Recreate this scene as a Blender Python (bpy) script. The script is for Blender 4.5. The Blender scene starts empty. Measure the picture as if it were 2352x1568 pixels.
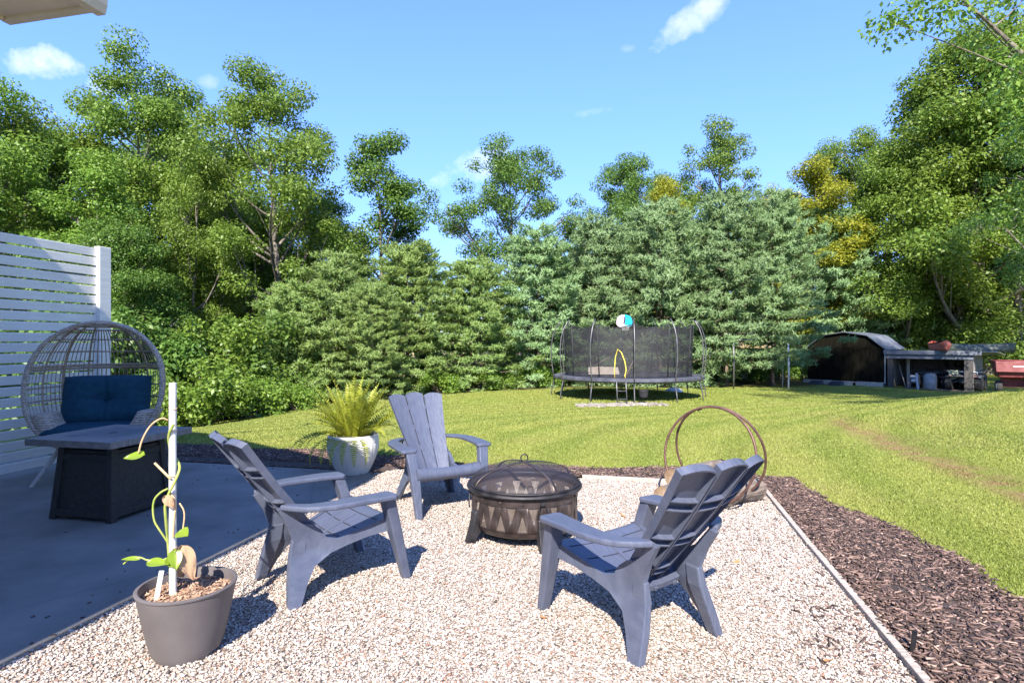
import bpy, bmesh, math, random
import numpy as np
from mathutils import Vector, Matrix, Euler
from mathutils.geometry import delaunay_2d_cdt

random.seed(7)
SC = bpy.context.scene
COL = SC.collection
R = math.radians

# ------------------------------------------------------------------ camera
CAM_H = 1.40
cam_d = bpy.data.cameras.new('camera')
cam = bpy.data.objects.new('camera', cam_d)
COL.objects.link(cam)
cam.location = (0, 0, CAM_H)
cam.rotation_euler = (R(90), 0, 0)
cam_d.sensor_width = 36
cam_d.lens = 20.5
cam_d.clip_end = 2000
SC.camera = cam

# ------------------------------------------------------------------ light
SUN_AZ, SUN_EL = 8.0, 41.0        # shadows run 8 degrees right of straight ahead
sd = Vector((math.sin(R(SUN_AZ)) * math.cos(R(SUN_EL)), math.cos(R(SUN_AZ)) * math.cos(R(SUN_EL)), -math.sin(R(SUN_EL))))
sun_d = bpy.data.lights.new('sun', 'SUN')
sun_d.energy = 3.2
sun_d.angle = R(0.55)
sun_d.color = (1.0, 0.945, 0.86)
sun = bpy.data.objects.new('sun', sun_d)
sun.rotation_euler = sd.to_track_quat('-Z', 'Y').to_euler()
sun.location = (-20, -60, 60)
COL.objects.link(sun)

SC.view_settings.view_transform = 'Standard'
SC.view_settings.look = 'None'
SC.view_settings.gamma = 1.0
SC.view_settings.exposure = 2.0
SC.view_settings.use_curve_mapping = False
SC.cycles.max_bounces = 8
SC.cycles.transparent_max_bounces = 24
SC.cycles.use_denoising = True

world = bpy.data.worlds.new('World')
SC.world = world
world.use_nodes = True
wn, wl = world.node_tree.nodes, world.node_tree.links
wn.clear()
w_out = wn.new('ShaderNodeOutputWorld')
w_bg = wn.new('ShaderNodeBackground')
w_bg.inputs[1].default_value = 0.14
sky = wn.new('ShaderNodeTexSky')
sky.sky_type = 'NISHITA'
sky.sun_disc = False
sky.sun_elevation = R(SUN_EL)
sky.sun_rotation = R(180 + SUN_AZ)
sky.altitude = 300
sky.air_density = .75
sky.dust_density = 0.0
sky.ozone_density = 4.0

def px_dir(x, y):
    return Vector(((x - 1176) / 1340, 1.0, (784 - y) / 1340)).normalized()
# small fair-weather clouds, spread over the whole sky: direction, half width, half height, roll, softness, strength
clouds = [(px_dir(84, 145), .034, .016, 8, .75), (px_dir(1592, 42), .058, .016, 28, .52), (px_dir(1078, 392), .062, .022, 25, .55),
          (px_dir(1375, 254), .030, .006, 8, .22), (px_dir(245, 200), .016, .010, 0, .5), (px_dir(480, 185), .012, .008, 0, .25),
          (px_dir(1440, 112), .012, .006, 0, .2)]
rc = random.Random(3)
SKY_K, SKY_L0 = .55, 1.1
for k in range(7):
    a = R(75 + k * 37 + rc.uniform(-9, 9)); e = R(rc.uniform(22, 60))
    clouds.append((Vector((math.sin(a) * math.cos(e), math.cos(a) * math.cos(e), math.sin(e))), rc.uniform(.04, .08), rc.uniform(.015, .03), rc.uniform(0, 25), .8))
tc = wn.new('ShaderNodeTexCoord')
nz = wn.new('ShaderNodeTexNoise'); nz.inputs['Scale'].default_value = 16; nz.inputs['Detail'].default_value = 7; nz.inputs['Roughness'].default_value = .62
wl.new(tc.outputs['Generated'], nz.inputs['Vector'])
def wmath(op, a, b=None, clamp=False):
    n = wn.new('ShaderNodeMath'); n.operation = op; n.use_clamp = clamp
    for i, v in enumerate((a, b)):
        if v is None: continue
        if isinstance(v, (int, float)): n.inputs[i].default_value = v
        else: wl.new(v, n.inputs[i])
    return n.outputs[0]
def wdot(v):
    n = wn.new('ShaderNodeVectorMath'); n.operation = 'DOT_PRODUCT'
    wl.new(tc.outputs['Generated'], n.inputs[0]); n.inputs[1].default_value = v
    return n.outputs['Value']
mask = None
for (c, hw, hh, roll, st) in clouds:
    u = c.cross(Vector((0, 0, 1))).normalized(); v = u.cross(c).normalized()
    cr, sr = math.cos(R(roll)), math.sin(R(roll))
    uu = (u * cr + v * sr) / hw; vv = (v * cr - u * sr) / hh
    du = wdot(uu); dv = wdot(vv); dc = wdot(c)
    q = wmath('ADD', wmath('MULTIPLY', du, du), wmath('MULTIPLY', dv, dv))
    q = wmath('SUBTRACT', 1.0, wmath('MULTIPLY', q, .55))
    q = wmath('ADD', q, wmath('MULTIPLY', wmath('SUBTRACT', nz.outputs['Fac'], .56), 4.2))
    q = wmath('MULTIPLY', q, .9, True)
    q = wmath('MULTIPLY', wmath('MULTIPLY', q, st), wmath('GREATER_THAN', dc, .9))
    mask = q if mask is None else wmath('MAXIMUM', mask, q)
hsv = wn.new('ShaderNodeHueSaturation'); hsv.inputs['Saturation'].default_value = 1.12; hsv.inputs['Hue'].default_value = .513
wl.new(sky.outputs[0], hsv.inputs['Color'])
bw = wn.new('ShaderNodeRGBToBW'); wl.new(hsv.outputs[0], bw.inputs[0])      # the whole sky evened out a little: bright horizon pulled towards the zenith
ev = wmath('DIVIDE', 1 + SKY_K * SKY_L0, wmath('ADD', 1.0, wmath('MULTIPLY', bw.outputs[0], SKY_K)))
sc_ = wn.new('ShaderNodeVectorMath'); sc_.operation = 'SCALE'; wl.new(hsv.outputs[0], sc_.inputs[0]); wl.new(ev, sc_.inputs['Scale'])
mx = wn.new('ShaderNodeMix'); mx.data_type = 'RGBA'
wl.new(mask, mx.inputs['Factor']); wl.new(sc_.outputs[0], mx.inputs['A']); mx.inputs['B'].default_value = (2.6, 2.7, 2.85, 1)
wl.new(mx.outputs['Result'], w_bg.inputs[0]); wl.new(w_bg.outputs[0], w_out.inputs[0])

# ------------------------------------------------------------------ frames of reference
AX = R(12.6)                       # the patio, fence and house run 12.6 degrees right of the view
CA, SA = math.cos(AX), math.sin(AX)
def RS(r, s, z=0.0):               # r to the right of, s along the patio axis
    return Vector((r * CA + s * SA, -r * SA + s * CA, z))
def toRS(X, Y):
    return X * CA - Y * SA, X * SA + Y * CA

# ------------------------------------------------------------------ terrain height
cp = []
for r in (-9, -6, -3, 0, 2.2):
    for s in (-8, -3, 1, 4, 6.3):
        p = RS(r, s); cp.append((p.x, p.y, 0.0))
cp += [(0, 8, -.04), (-3, 9, -.10), (3, 8.3, -.04), (0, 12, -.2), (4, 12, -.22), (4, 18, -.47), (4, 20, -.47), (2, 20, -.47), (6, 20, -.47), (4, 22.2, -.46), (0, 18, -.5),
       (-4, 14, -.46), (-7, 14, -.62), (-6, 18, -.66), (-2, 22, -.55), (-9, 19, -1.1), (-15, 20, -2.2), (-12, 12, -1.3), (-20, 30, -3.2),
       (-14, 5, -.9), (-8.5, 9, -.35), (8, 24, -.62), (15, 30, -.75), (19, 29, -.82), (23, 27.5, -.9), (11, 20, -.55), (3, 28, -.6), (-4, 28, -.8),
       (6.3, 6.5, .04), (6, 9, -.14), (9, 11, .02), (12.3, 14, .25), (8, 13, -.25), (12.5, 18, -.40), (17.5, 20.5, -.32), (21, 24, -.75),
       (14, 6, .6), (20, 10, 1.0), (26, 20, .5), (14, -2, .6), (0, 42, -.6), (20, 46, 0.0), (40, 42, 2.0), (30, 62, 4.0), (0, 80, 3.0), (-30, 60, -3), (-40, 30, -4), (60, 80, 9), (60, 30, 3), (-40, 0, -3), (40, -10, 1.5)]
cp = np.array(cp, float)
def _U(d2):
    return np.where(d2 > 1e-12, d2 * np.log(d2 + 1e-12), 0.0)
_n = len(cp)
_K = _U(((cp[:, None, :2] - cp[None, :, :2]) ** 2).sum(-1)) + np.eye(_n) * 0.6
_Pm = np.hstack([np.ones((_n, 1)), cp[:, :2]])
_A = np.zeros((_n + 3, _n + 3)); _A[:_n, :_n] = _K; _A[:_n, _n:] = _Pm; _A[_n:, :_n] = _Pm.T
_w = np.linalg.solve(_A, np.concatenate([cp[:, 2], np.zeros(3)]))
def terr(X, Y):
    X = np.clip(np.atleast_1d(np.asarray(X, float)), -42, 62); Y = np.clip(np.atleast_1d(np.asarray(Y, float)), -12, 82)
    sh = X.shape; X = X.ravel(); Y = Y.ravel(); out = np.empty_like(X)
    for i in range(0, len(X), 20000):
        x, y = X[i:i + 20000], Y[i:i + 20000]
        d2 = (x[:, None] - cp[None, :, 0]) ** 2 + (y[:, None] - cp[None, :, 1]) ** 2
        out[i:i + 20000] = _U(d2) @ _w[:_n] + _w[_n] + _w[_n + 1] * x + _w[_n + 2] * y
    # the levelled yard: patio, gravel and beds lie on z = 0
    r, s = X * CA - Y * SA, X * SA + Y * CA
    d = np.maximum(np.maximum(-9 - r, r - 2.3), np.maximum(s - 6.6, 0)); k = np.clip(d / 2.0, 0, 1); k = k * k * (3 - 2 * k)
    out = out * k
    u = np.clip((r - 3.25) / 1.3, 0, 1); w = np.clip((s - 2.5) / 2, 0, 1) * np.clip((17 - s) / 5, 0, 1)
    out = out + .17 * u * u * (3 - 2 * u) * w      # the mown bank on the right
    return out.reshape(sh)
def g(X, Y):
    return float(terr([X], [Y])[0])

# ------------------------------------------------------------------ materials
MATS = {}
def material(name, c1, c2=None, rough=.6, metal=0.0, scale=6.0, detail=5, stretch=(1, 1, 1), bump=0.0, bscale=None, c3=None, sharp=(.35, .65), spec=.5, bdist=.02, coat=0):
    m = bpy.data.materials.new(name); m.use_nodes = True
    nt = m.node_tree; n, l = nt.nodes, nt.links
    b = n['Principled BSDF']
    b.inputs['Roughness'].default_value = rough; b.inputs['Metallic'].default_value = metal
    b.inputs['Specular IOR Level'].default_value = spec
    if coat: b.inputs['Coat Weight'].default_value = coat
    b.inputs['Base Color'].default_value = (*c1, 1)
    t = n.new('ShaderNodeTexCoord'); mp = n.new('ShaderNodeMapping'); mp.inputs['Scale'].default_value = stretch
    l.new(t.outputs['Object'], mp.inputs['Vector'])
    if c2 is not None:
        no = n.new('ShaderNodeTexNoise'); no.inputs['Scale'].default_value = scale; no.inputs['Detail'].default_value = detail
        l.new(mp.outputs[0], no.inputs['Vector'])
        cr = n.new('ShaderNodeValToRGB')
        cr.color_ramp.elements[0].position = sharp[0]; cr.color_ramp.elements[1].position = sharp[1]
        cr.color_ramp.elements[0].color = (*c1, 1); cr.color_ramp.elements[1].color = (*c2, 1)
        if c3 is not None:
            e = cr.color_ramp.elements.new(.5 * sum(sharp)); e.color = (*c3, 1)
        l.new(no.outputs['Fac'], cr.inputs[0]); l.new(cr.outputs[0], b.inputs['Base Color'])
        rr = n.new('ShaderNodeMapRange'); rr.inputs['To Min'].default_value = max(0, rough - .1); rr.inputs['To Max'].default_value = min(1, rough + .12)
        l.new(no.outputs['Fac'], rr.inputs['Value']); l.new(rr.outputs[0], b.inputs['Roughness'])
    if bump:
        nb = n.new('ShaderNodeTexNoise'); nb.inputs['Scale'].default_value = bscale or scale * 3; nb.inputs['Detail'].default_value = 6
        l.new(mp.outputs[0], nb.inputs['Vector'])
        bp = n.new('ShaderNodeBump'); bp.inputs['Strength'].default_value = bump; bp.inputs['Distance'].default_value = bdist
        l.new(nb.outputs['Fac'], bp.inputs['Height']); l.new(bp.outputs[0], b.inputs['Normal'])
    MATS[name] = m
    return m

def leaf_material(name, c1, c2, c3, trans=.35, rough=.45, patch=.35, tint=None, vary=None, post=None):
    """colour by leaf (random per island), slow hue drift through the crown, some light passes through"""
    m = bpy.data.materials.new(name); m.use_nodes = True
    n, l = m.node_tree.nodes, m.node_tree.links
    b = n['Principled BSDF']; b.inputs['Roughness'].default_value = rough; b.inputs['Specular IOR Level'].default_value = .4
    ge = n.new('ShaderNodeNewGeometry'); cr = n.new('ShaderNodeValToRGB')
    e = cr.color_ramp.elements; e[0].color = (*c1, 1); e[1].color = (*c3, 1); e[0].position = .05; e[1].position = .97
    k = e.new(.55); k.color = (*c2, 1)
    l.new(ge.outputs['Random Per Island'], cr.inputs[0])
    t = n.new('ShaderNodeTexCoord'); no = n.new('ShaderNodeTexNoise'); no.inputs['Scale'].default_value = patch; no.inputs['Detail'].default_value = 2
    l.new(ge.outputs['Position'], no.inputs['Vector'])
    mr = n.new('ShaderNodeMapRange'); mr.inputs['From Min'].default_value = .3; mr.inputs['From Max'].default_value = .7; mr.inputs['To Min'].default_value = .0; mr.inputs['To Max'].default_value = .55
    l.new(no.outputs['Fac'], mr.inputs['Value'])
    mx = n.new('ShaderNodeMix'); mx.data_type = 'RGBA'; mx.blend_type = 'MIX'
    l.new(mr.outputs[0], mx.inputs['Factor']); l.new(cr.outputs[0], mx.inputs['A']); mx.inputs['B'].default_value = (*(tint or c2), 1)
    col = mx.outputs['Result']
    if post: col = post(n, l, ge.outputs['Position'], col)
    if vary:
        oi = n.new('ShaderNodeObjectInfo'); hs = n.new('ShaderNodeHueSaturation')
        h = n.new('ShaderNodeMapRange'); h.inputs['To Min'].default_value = .5 - vary; h.inputs['To Max'].default_value = .5 + vary * .6
        v = n.new('ShaderNodeMapRange'); v.inputs['To Min'].default_value = .97; v.inputs['To Max'].default_value = 1.2
        l.new(oi.outputs['Random'], h.inputs['Value']); l.new(oi.outputs['Random'], v.inputs['Value'])
        l.new(h.outputs[0], hs.inputs['Hue']); l.new(v.outputs[0], hs.inputs['Value']); l.new(col, hs.inputs['Color']); col = hs.outputs[0]
    l.new(col, b.inputs['Base Color'])
    tr = n.new('ShaderNodeBsdfTranslucent'); l.new(col, tr.inputs['Color'])
    ms = n.new('ShaderNodeMixShader'); ms.inputs[0].default_value = trans
    l.new(b.outputs[0], ms.inputs[1]); l.new(tr.outputs[0], ms.inputs[2])
    l.new(ms.outputs[0], n['Material Output'].inputs['Surface'])
    return m

def mesh_screen(name, col, cover, rough=.6, nscale=8, var=.12):
    """a fine woven mesh too small to resolve: part of every ray passes between the threads"""
    m = bpy.data.materials.new(name); m.use_nodes = True
    n, l = m.node_tree.nodes, m.node_tree.links
    b = n['Principled BSDF']; b.inputs['Base Color'].default_value = (*col, 1); b.inputs['Roughness'].default_value = rough
    t = n.new('ShaderNodeBsdfTransparent'); ms = n.new('ShaderNodeMixShader')
    tc_ = n.new('ShaderNodeTexCoord'); no = n.new('ShaderNodeTexNoise'); no.inputs['Scale'].default_value = nscale; no.inputs['Detail'].default_value = 4
    l.new(tc_.outputs['Object'], no.inputs['Vector'])
    mr = n.new('ShaderNodeMapRange'); mr.inputs['To Min'].default_value = cover - var; mr.inputs['To Max'].default_value = cover + var
    l.new(no.outputs['Fac'], mr.inputs['Value']); l.new(mr.outputs[0], ms.inputs[0])
    l.new(t.outputs[0], ms.inputs[1]); l.new(b.outputs[0], ms.inputs[2]); l.new(ms.outputs[0], n['Material Output'].inputs['Surface'])
    return m

# ------------------------------------------------------------------ mesh helpers
class MB:
    def __init__(s): s.v = []; s.f = []
    def add(s, vs, fs):
        o = len(s.v); s.v += [tuple(v) for v in vs]; s.f += [tuple(i + o for i in f) for f in fs]; return s
    def box(s, c, size, rot=None):
        hx, hy, hz = size[0] / 2, size[1] / 2, size[2] / 2
        vs = [Vector((x, y, z)) for x in (-hx, hx) for y in (-hy, hy) for z in (-hz, hz)]
        if rot is not None:
            M = rot if isinstance(rot, Matrix) else Euler(rot).to_matrix()
            vs = [M @ v for v in vs]
        c = Vector(c)
        return s.add([v + c for v in vs], [(0, 1, 3, 2), (4, 6, 7, 5), (0, 4, 5, 1), (2, 3, 7, 6), (0, 2, 6, 4), (1, 5, 7, 3)])
    def hexa(s, lo, hi):            # two quads of corners, same winding
        return s.add(list(lo) + list(hi), [(3, 2, 1, 0), (4, 5, 6, 7), (0, 1, 5, 4), (1, 2, 6, 5), (2, 3, 7, 6), (3, 0, 4, 7)])
    def tube(s, pts, rad, n=8, closed=False, cap=True, flat=None):
        pts = [Vector(p) for p in pts]; m = len(pts)
        rads = rad if isinstance(rad, (list, tuple)) else [rad] * m
        o = len(s.v); up = None
        for i, p in enumerate(pts):
            a = pts[(i - 1) % m] if (closed or i > 0) else p; b = pts[(i + 1) % m] if (closed or i < m - 1) else p
            t = (b - a).normalized() if (b - a).length > 1e-9 else Vector((0, 0, 1))
            if up is None:
                up = Vector((0, 0, 1)) if abs(t.z) < .9 else Vector((1, 0, 0))
            x = up - t * up.dot(t)
            x = x.normalized() if x.length > 1e-6 else t.orthogonal().normalized()
            up = x; y = t.cross(x)
            for k in range(n):
                an = 2 * math.pi * k / n
                s.v.append(tuple(p + (x * math.cos(an) + y * math.sin(an)) * rads[i]))
        segs = m if closed else m - 1
        for i in range(segs):
            j = (i + 1) % m
            for k in range(n):
                k2 = (k + 1) % n
                s.f.append((o + i * n + k, o + i * n + k2, o + j * n + k2, o + j * n + k))
        if cap and not closed:
            s.f.append(tuple(o + k for k in range(n))[::-1]); s.f.append(tuple(o + (m - 1) * n + k for k in range(n)))
        return s
    def lathe(s, prof, n=32, c=(0, 0, 0), close=False):
        o = len(s.v); m = len(prof)
        for (r, z) in prof:
            for k in range(n):
                a = 2 * math.pi * k / n
                s.v.append((c[0] + r * math.cos(a), c[1] + r * math.sin(a), c[2] + z))
        for i in range(m if close else m - 1):
            j = (i + 1) % m
            for k in range(n):
                k2 = (k + 1) % n
                s.f.append((o + i * n + k, o + i * n + k2, o + j * n + k2, o + j * n + k))
        return s
    def grid(s, F, na, nb, wrap=False):
        o = len(s.v)
        for i in range(na + (0 if wrap else 1)):
            for j in range(nb + 1):
                s.v.append(tuple(F(i / na, j / nb)))
        w = nb + 1; N = na
        for i in range(na):
            i2 = (i + 1) % na if wrap else i + 1
            for j in range(nb):
                s.f.append((o + i * w + j, o + i2 * w + j, o + i2 * w + j + 1, o + i * w + j + 1))
        return s
    def prism(s, poly, A, B):       # poly of 2-D points, A and B map a 2-D point to the two faces
        n = len(poly); o = len(s.v)
        s.v += [tuple(A(*p)) for p in poly] + [tuple(B(*p)) for p in poly]
        s.f.append(tuple(o + i for i in range(n))[::-1]); s.f.append(tuple(o + n + i for i in range(n)))
        for i in range(n):
            j = (i + 1) % n
            s.f.append((o + i, o + j, o + n + j, o + n + i))
        return s
    def plate(s, poly, A, B, step=.035):      # a warped plate: both faces finely meshed so they bend smoothly
        pts = [Vector(p) for p in poly]; n = len(pts); ed = [(i, (i + 1) % n) for i in range(n)]
        x0, x1 = min(p.x for p in pts), max(p.x for p in pts); y0, y1 = min(p.y for p in pts), max(p.y for p in pts)
        y = y0 + step
        while y < y1:
            x = x0 + step
            while x < x1: pts.append(Vector((x, y))); x += step
            y += step
        vo, _e, fa, *_r = delaunay_2d_cdt(pts, ed, [], 1, 1e-6)
        o = len(s.v); m = len(vo); s.v += [tuple(A(v.x, v.y)) for v in vo] + [tuple(B(v.x, v.y)) for v in vo]; cnt = {}
        for f in fa:
            s.f.append(tuple(o + i for i in f)[::-1]); s.f.append(tuple(o + m + i for i in f))
            for i in range(len(f)):
                a, b = f[i], f[(i + 1) % len(f)]
                if (b, a) in cnt: del cnt[(b, a)]
                else: cnt[(a, b)] = 1
        for (a, b) in cnt: s.f.append((o + a, o + b, o + m + b, o + m + a))
        return s
    def build(s, name, mat=None, parent=None, smooth=False, bevel=0, seg=2, angle=35, recalc=True):
        me = bpy.data.meshes.new(name); me.from_pydata(s.v, [], s.f)
        if recalc:
            bm = bmesh.new(); bm.from_mesh(me); bmesh.ops.recalc_face_normals(bm, faces=bm.faces); bm.to_mesh(me); bm.free()
        return link(name, me, mat, parent, smooth, bevel, seg, angle)
def link(name, me, mat=None, parent=None, smooth=False, bevel=0, seg=2, angle=35):
    me.update()
    if mat is not None: me.materials.append(mat)
    if smooth is True: me.polygons.foreach_set('use_smooth', [True] * len(me.polygons))
    elif smooth: me.polygons.foreach_set('use_smooth', [True] * len(me.polygons)); me.set_sharp_from_angle(angle=R(smooth))
    o = bpy.data.objects.new(name, me); COL.objects.link(o)
    if parent is not None: o.parent = parent
    if bevel:
        b = o.modifiers.new('bevel', 'BEVEL'); b.width = bevel; b.segments = seg; b.limit_method = 'ANGLE'; b.angle_limit = R(angle)
    return o
def np_mesh(name, verts, faces, mat, parent=None, smooth=False):
    """verts (N,3), faces (M,k) with one k"""
    me = bpy.data.meshes.new(name); k = faces.shape[1]
    me.vertices.add(len(verts)); me.vertices.foreach_set('co', np.ascontiguousarray(verts, dtype=np.float32).ravel())
    me.loops.add(faces.size); me.loops.foreach_set('vertex_index', np.ascontiguousarray(faces, dtype=np.int32).ravel())
    me.polygons.add(len(faces)); me.polygons.foreach_set('loop_start', np.arange(0, faces.size, k, dtype=np.int32))
    me.polygons.foreach_set('loop_total', np.full(len(faces), k, dtype=np.int32))
    me.update(calc_edges=True); me.validate()
    return link(name, me, mat, parent, smooth)
def thing(name, label, cat, loc=(0, 0, 0), rz=0.0, group=None):
    o = bpy.data.objects.new(name, None); COL.objects.link(o); o.location = loc; o.rotation_euler = (0, 0, rz); o.empty_display_size = .1
    return tag(o, label, cat, group)
def tag(o, label, cat, group=None):
    o['label'] = label; o['category'] = cat
    if group: o['group'] = group
    return o
def struct(o): o['kind'] = 'structure'; return o
def stuff(o, label=None, cat=None):
    o['kind'] = 'stuff'
    if label: o['label'] = label; o['category'] = cat
    return o
def copy_tree(o, parent=None):
    c = o.copy(); COL.objects.link(c); c.parent = parent
    for ch in list(o.children): copy_tree(ch, c)
    return c
def unit(a): return a / np.maximum(np.linalg.norm(a, axis=-1, keepdims=True), 1e-9)

# ================================================================== SETTING
# ------------------------------------------------------------------ lawn and ground sheet
def wear(n, l, pos, col):
    """what the mower leaves: faint curved lanes, and a scalped brown line along the foot of the bank"""
    def M(op, a, b=None, c=None, clamp=False):
        x = n.new('ShaderNodeMath'); x.operation = op; x.use_clamp = clamp
        for i, v in enumerate((a, b, c)):
            if v is None: continue
            if isinstance(v, (int, float)): x.inputs[i].default_value = v
            else: l.new(v, x.inputs[i])
        return x.outputs[0]
    s = n.new('ShaderNodeSeparateXYZ'); l.new(pos, s.inputs[0]); X, Y = s.outputs[0], s.outputs[1]
    nz1 = n.new('ShaderNodeTexNoise'); nz1.inputs['Scale'].default_value = .5; l.new(pos, nz1.inputs['Vector'])
    nz2 = n.new('ShaderNodeTexNoise'); nz2.inputs['Scale'].default_value = 3.2; nz2.inputs['Detail'].default_value = 5; l.new(pos, nz2.inputs['Vector'])
    r = M('SUBTRACT', M('MULTIPLY', X, CA), M('MULTIPLY', Y, SA)); sv = M('ADD', M('MULTIPLY', X, SA), M('MULTIPLY', Y, CA))
    bend = M('MULTIPLY', M('POWER', M('MAXIMUM', M('SUBTRACT', sv, 7.0), 0), 2.0), .055)
    lane = M('ADD', M('SUBTRACT', r, bend), M('MULTIPLY', nz1.outputs['Fac'], .5))
    st = M('MULTIPLY_ADD', M('SINE', M('MULTIPLY', lane, 5.6)), .5, .5)
    st = M('POWER', st, 1.6)
    mx = n.new('ShaderNodeMix'); mx.data_type = 'RGBA'; mx.blend_type = 'MULTIPLY'; l.new(M('MULTIPLY', st, .48), mx.inputs['Factor']); l.new(col, mx.inputs['A']); mx.inputs['B'].default_value = (.55, .70, .42, 1)
    d = M('ABSOLUTE', M('SUBTRACT', M('SUBTRACT', r, M('MULTIPLY', bend, .25)), M('ADD', 3.25, M('MULTIPLY', nz1.outputs['Fac'], .3))))
    line = M('SUBTRACT', 1.0, M('DIVIDE', d, .34), None, True); ends = M('MULTIPLY', M('MULTIPLY', M('SUBTRACT', sv, 3.6), .5, None, True), M('MULTIPLY', M('SUBTRACT', 15.0, sv), .3, None, True))
    k = M('MULTIPLY', M('MULTIPLY', line, ends), M('MULTIPLY', M('SUBTRACT', nz2.outputs['Fac'], .34), 4.5, None, True), None, True)
    m2 = n.new('ShaderNodeMix'); m2.data_type = 'RGBA'; l.new(M('MULTIPLY', k, .95), m2.inputs['Factor']); l.new(mx.outputs['Result'], m2.inputs['A']); m2.inputs['B'].default_value = (.25, .165, .075, 1)
    return m2.outputs['Result']
def lawn_material():
    m = bpy.data.materials.new('lawn_soil'); m.use_nodes = True
    n, l = m.node_tree.nodes, m.node_tree.links
    b = n['Principled BSDF']; b.inputs['Roughness'].default_value = .9; b.inputs['Specular IOR Level'].default_value = .15
    t = n.new('ShaderNodeNewGeometry')
    def noise(s, d=4, r=.55):
        x = n.new('ShaderNodeTexNoise'); x.inputs['Scale'].default_value = s; x.inputs['Detail'].default_value = d; x.inputs['Roughness'].default_value = r
        l.new(t.outputs['Position'], x.inputs['Vector']); return x.outputs['Fac']
    def ramp(f, stops):
        c = n.new('ShaderNodeValToRGB'); e = c.color_ramp.elements
        e[0].position, e[0].color = stops[0][0], (*stops[0][1], 1); e[1].position, e[1].color = stops[-1][0], (*stops[-1][1], 1)
        for p, k in stops[1:-1]:
            q = e.new(p); q.color = (*k, 1)
        l.new(f, c.inputs[0]); return c.outputs[0]
    def mix(f, a, c):
        x = n.new('ShaderNodeMix'); x.data_type = 'RGBA'; l.new(f, x.inputs['Factor']); l.new(a, x.inputs['A']); l.new(c, x.inputs['B']); return x.outputs['Result']
    def scal(f, lo, hi):
        x = n.new('ShaderNodeMapRange'); x.inputs['From Min'].default_value = lo; x.inputs['From Max'].default_value = hi; l.new(f, x.inputs['Value']); return x.outputs[0]
    fine = ramp(noise(34, 6, .7), [(.3, (.13, .155, .024)), (.5, (.225, .245, .045)), (.72, (.31, .305, .08))])
    dry = ramp(noise(21, 6, .7), [(.3, (.16, .155, .04)), (.7, (.34, .28, .105))])
    c = mix(scal(noise(.55, 5), .46, .72), fine, dry)
    bare = ramp(noise(60, 4), [(.3, (.15, .10, .055)), (.7, (.30, .21, .12))])
    c = mix(scal(noise(1.3, 6, .62), .66, .73), c, bare)
    c = wear(n, l, t.outputs['Position'], c)
    # beyond the yard: leaf litter on the wood floor
    sp = n.new('ShaderNodeSeparateXYZ'); l.new(t.outputs['Position'], sp.inputs[0])
    litter = ramp(noise(6, 6, .7), [(.3, (.05, .042, .02)), (.55, (.10, .085, .03)), (.75, (.07, .10, .025))])
    wob = n.new('ShaderNodeMath'); wob.operation = 'MULTIPLY_ADD'; l.new(noise(.4, 3), wob.inputs[0]); wob.inputs[1].default_value = 5.0; l.new(sp.outputs[1], wob.inputs[2])
    lx = n.new('ShaderNodeMath'); lx.operation = 'MULTIPLY_ADD'; l.new(sp.outputs[0], lx.inputs[0]); lx.inputs[1].default_value = -.36; l.new(wob.outputs[0], lx.inputs[2])
    c = mix(scal(lx.outputs[0], 25.0, 26.2), c, litter)
    # the dry sunlit field on the hillside far right
    fx = n.new('ShaderNodeMath'); fx.operation = 'MULTIPLY_ADD'; l.new(sp.outputs[0], fx.inputs[0]); fx.inputs[1].default_value = .6; l.new(sp.outputs[1], fx.inputs[2])
    field = ramp(noise(3, 5, .7), [(.3, (.30, .22, .10)), (.7, (.46, .36, .19))])
    c = mix(scal(fx.outputs[0], 54, 58), c, field)
    l.new(c, b.inputs['Base Color'])
    bp = n.new('ShaderNodeBump'); bp.inputs['Strength'].default_value = .6; bp.inputs['Distance'].default_value = .03
    l.new(noise(45, 6, .75), bp.inputs['Height']); l.new(bp.outputs[0], b.inputs['Normal'])
    return m
def axis_pts(parts):
    out = []
    for a, b, st in parts: out += list(np.arange(a, b, st))
    return np.array(out + [parts[-1][1]])
xs = axis_pts([(-260, -44, 24), (-44, -16, 2), (-16, 24, .4), (24, 64, 2), (64, 300, 26)])
ys = axis_pts([(-120, -12, 18), (-12, 3, 1), (3, 34, .4), (34, 84, 2), (84, 420, 28)])
GX, GY = np.meshgrid(xs, ys, indexing='ij')
GZ = terr(GX, GY)
rr_, ss_ = GX * CA - GY * SA, GX * SA + GY * CA
inside = (rr_ > -7.6) & (rr_ < 1.45) & (ss_ > -9) & (ss_ < 6.15)
GZ = np.where(inside, GZ - .05, GZ)
nx_, ny_ = len(xs), len(ys)
idx = np.arange(nx_ * ny_).reshape(nx_, ny_)
quads = np.stack([idx[:-1, :-1], idx[1:, :-1], idx[1:, 1:], idx[:-1, 1:]], -1).reshape(-1, 4)
lawn = np_mesh('lawn', np.stack([GX, GY, GZ], -1).reshape(-1, 3), quads, lawn_material(), smooth=True)
struct(lawn)

# edges of the mulch bed that borders gravel and patio: how far it reaches at a given place
def mulch_far(r):       # s where the far bed meets the lawn
    return 6.42 + .13 * math.sin(r * 1.7 + 1) + .07 * math.sin(r * 4.3) + (.30 if r < -3.2 else 0) * min(1, (-3.2 - r) / 1.5)
def mulch_right(s):     # r where the right bed meets the lawn
    t = min(max((6.2 - s) / 2.6, 0), 1)
    return 1.34 + .70 * t ** .7 + .06 * math.sin(s * 3.1) + .035 * math.sin(s * 7.7 + 1)
G_L, G_R, G_F = -2.70, 1.10, 5.98     # gravel: left, right, far
PAT_F = 5.77                          # far edge of the concrete

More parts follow.
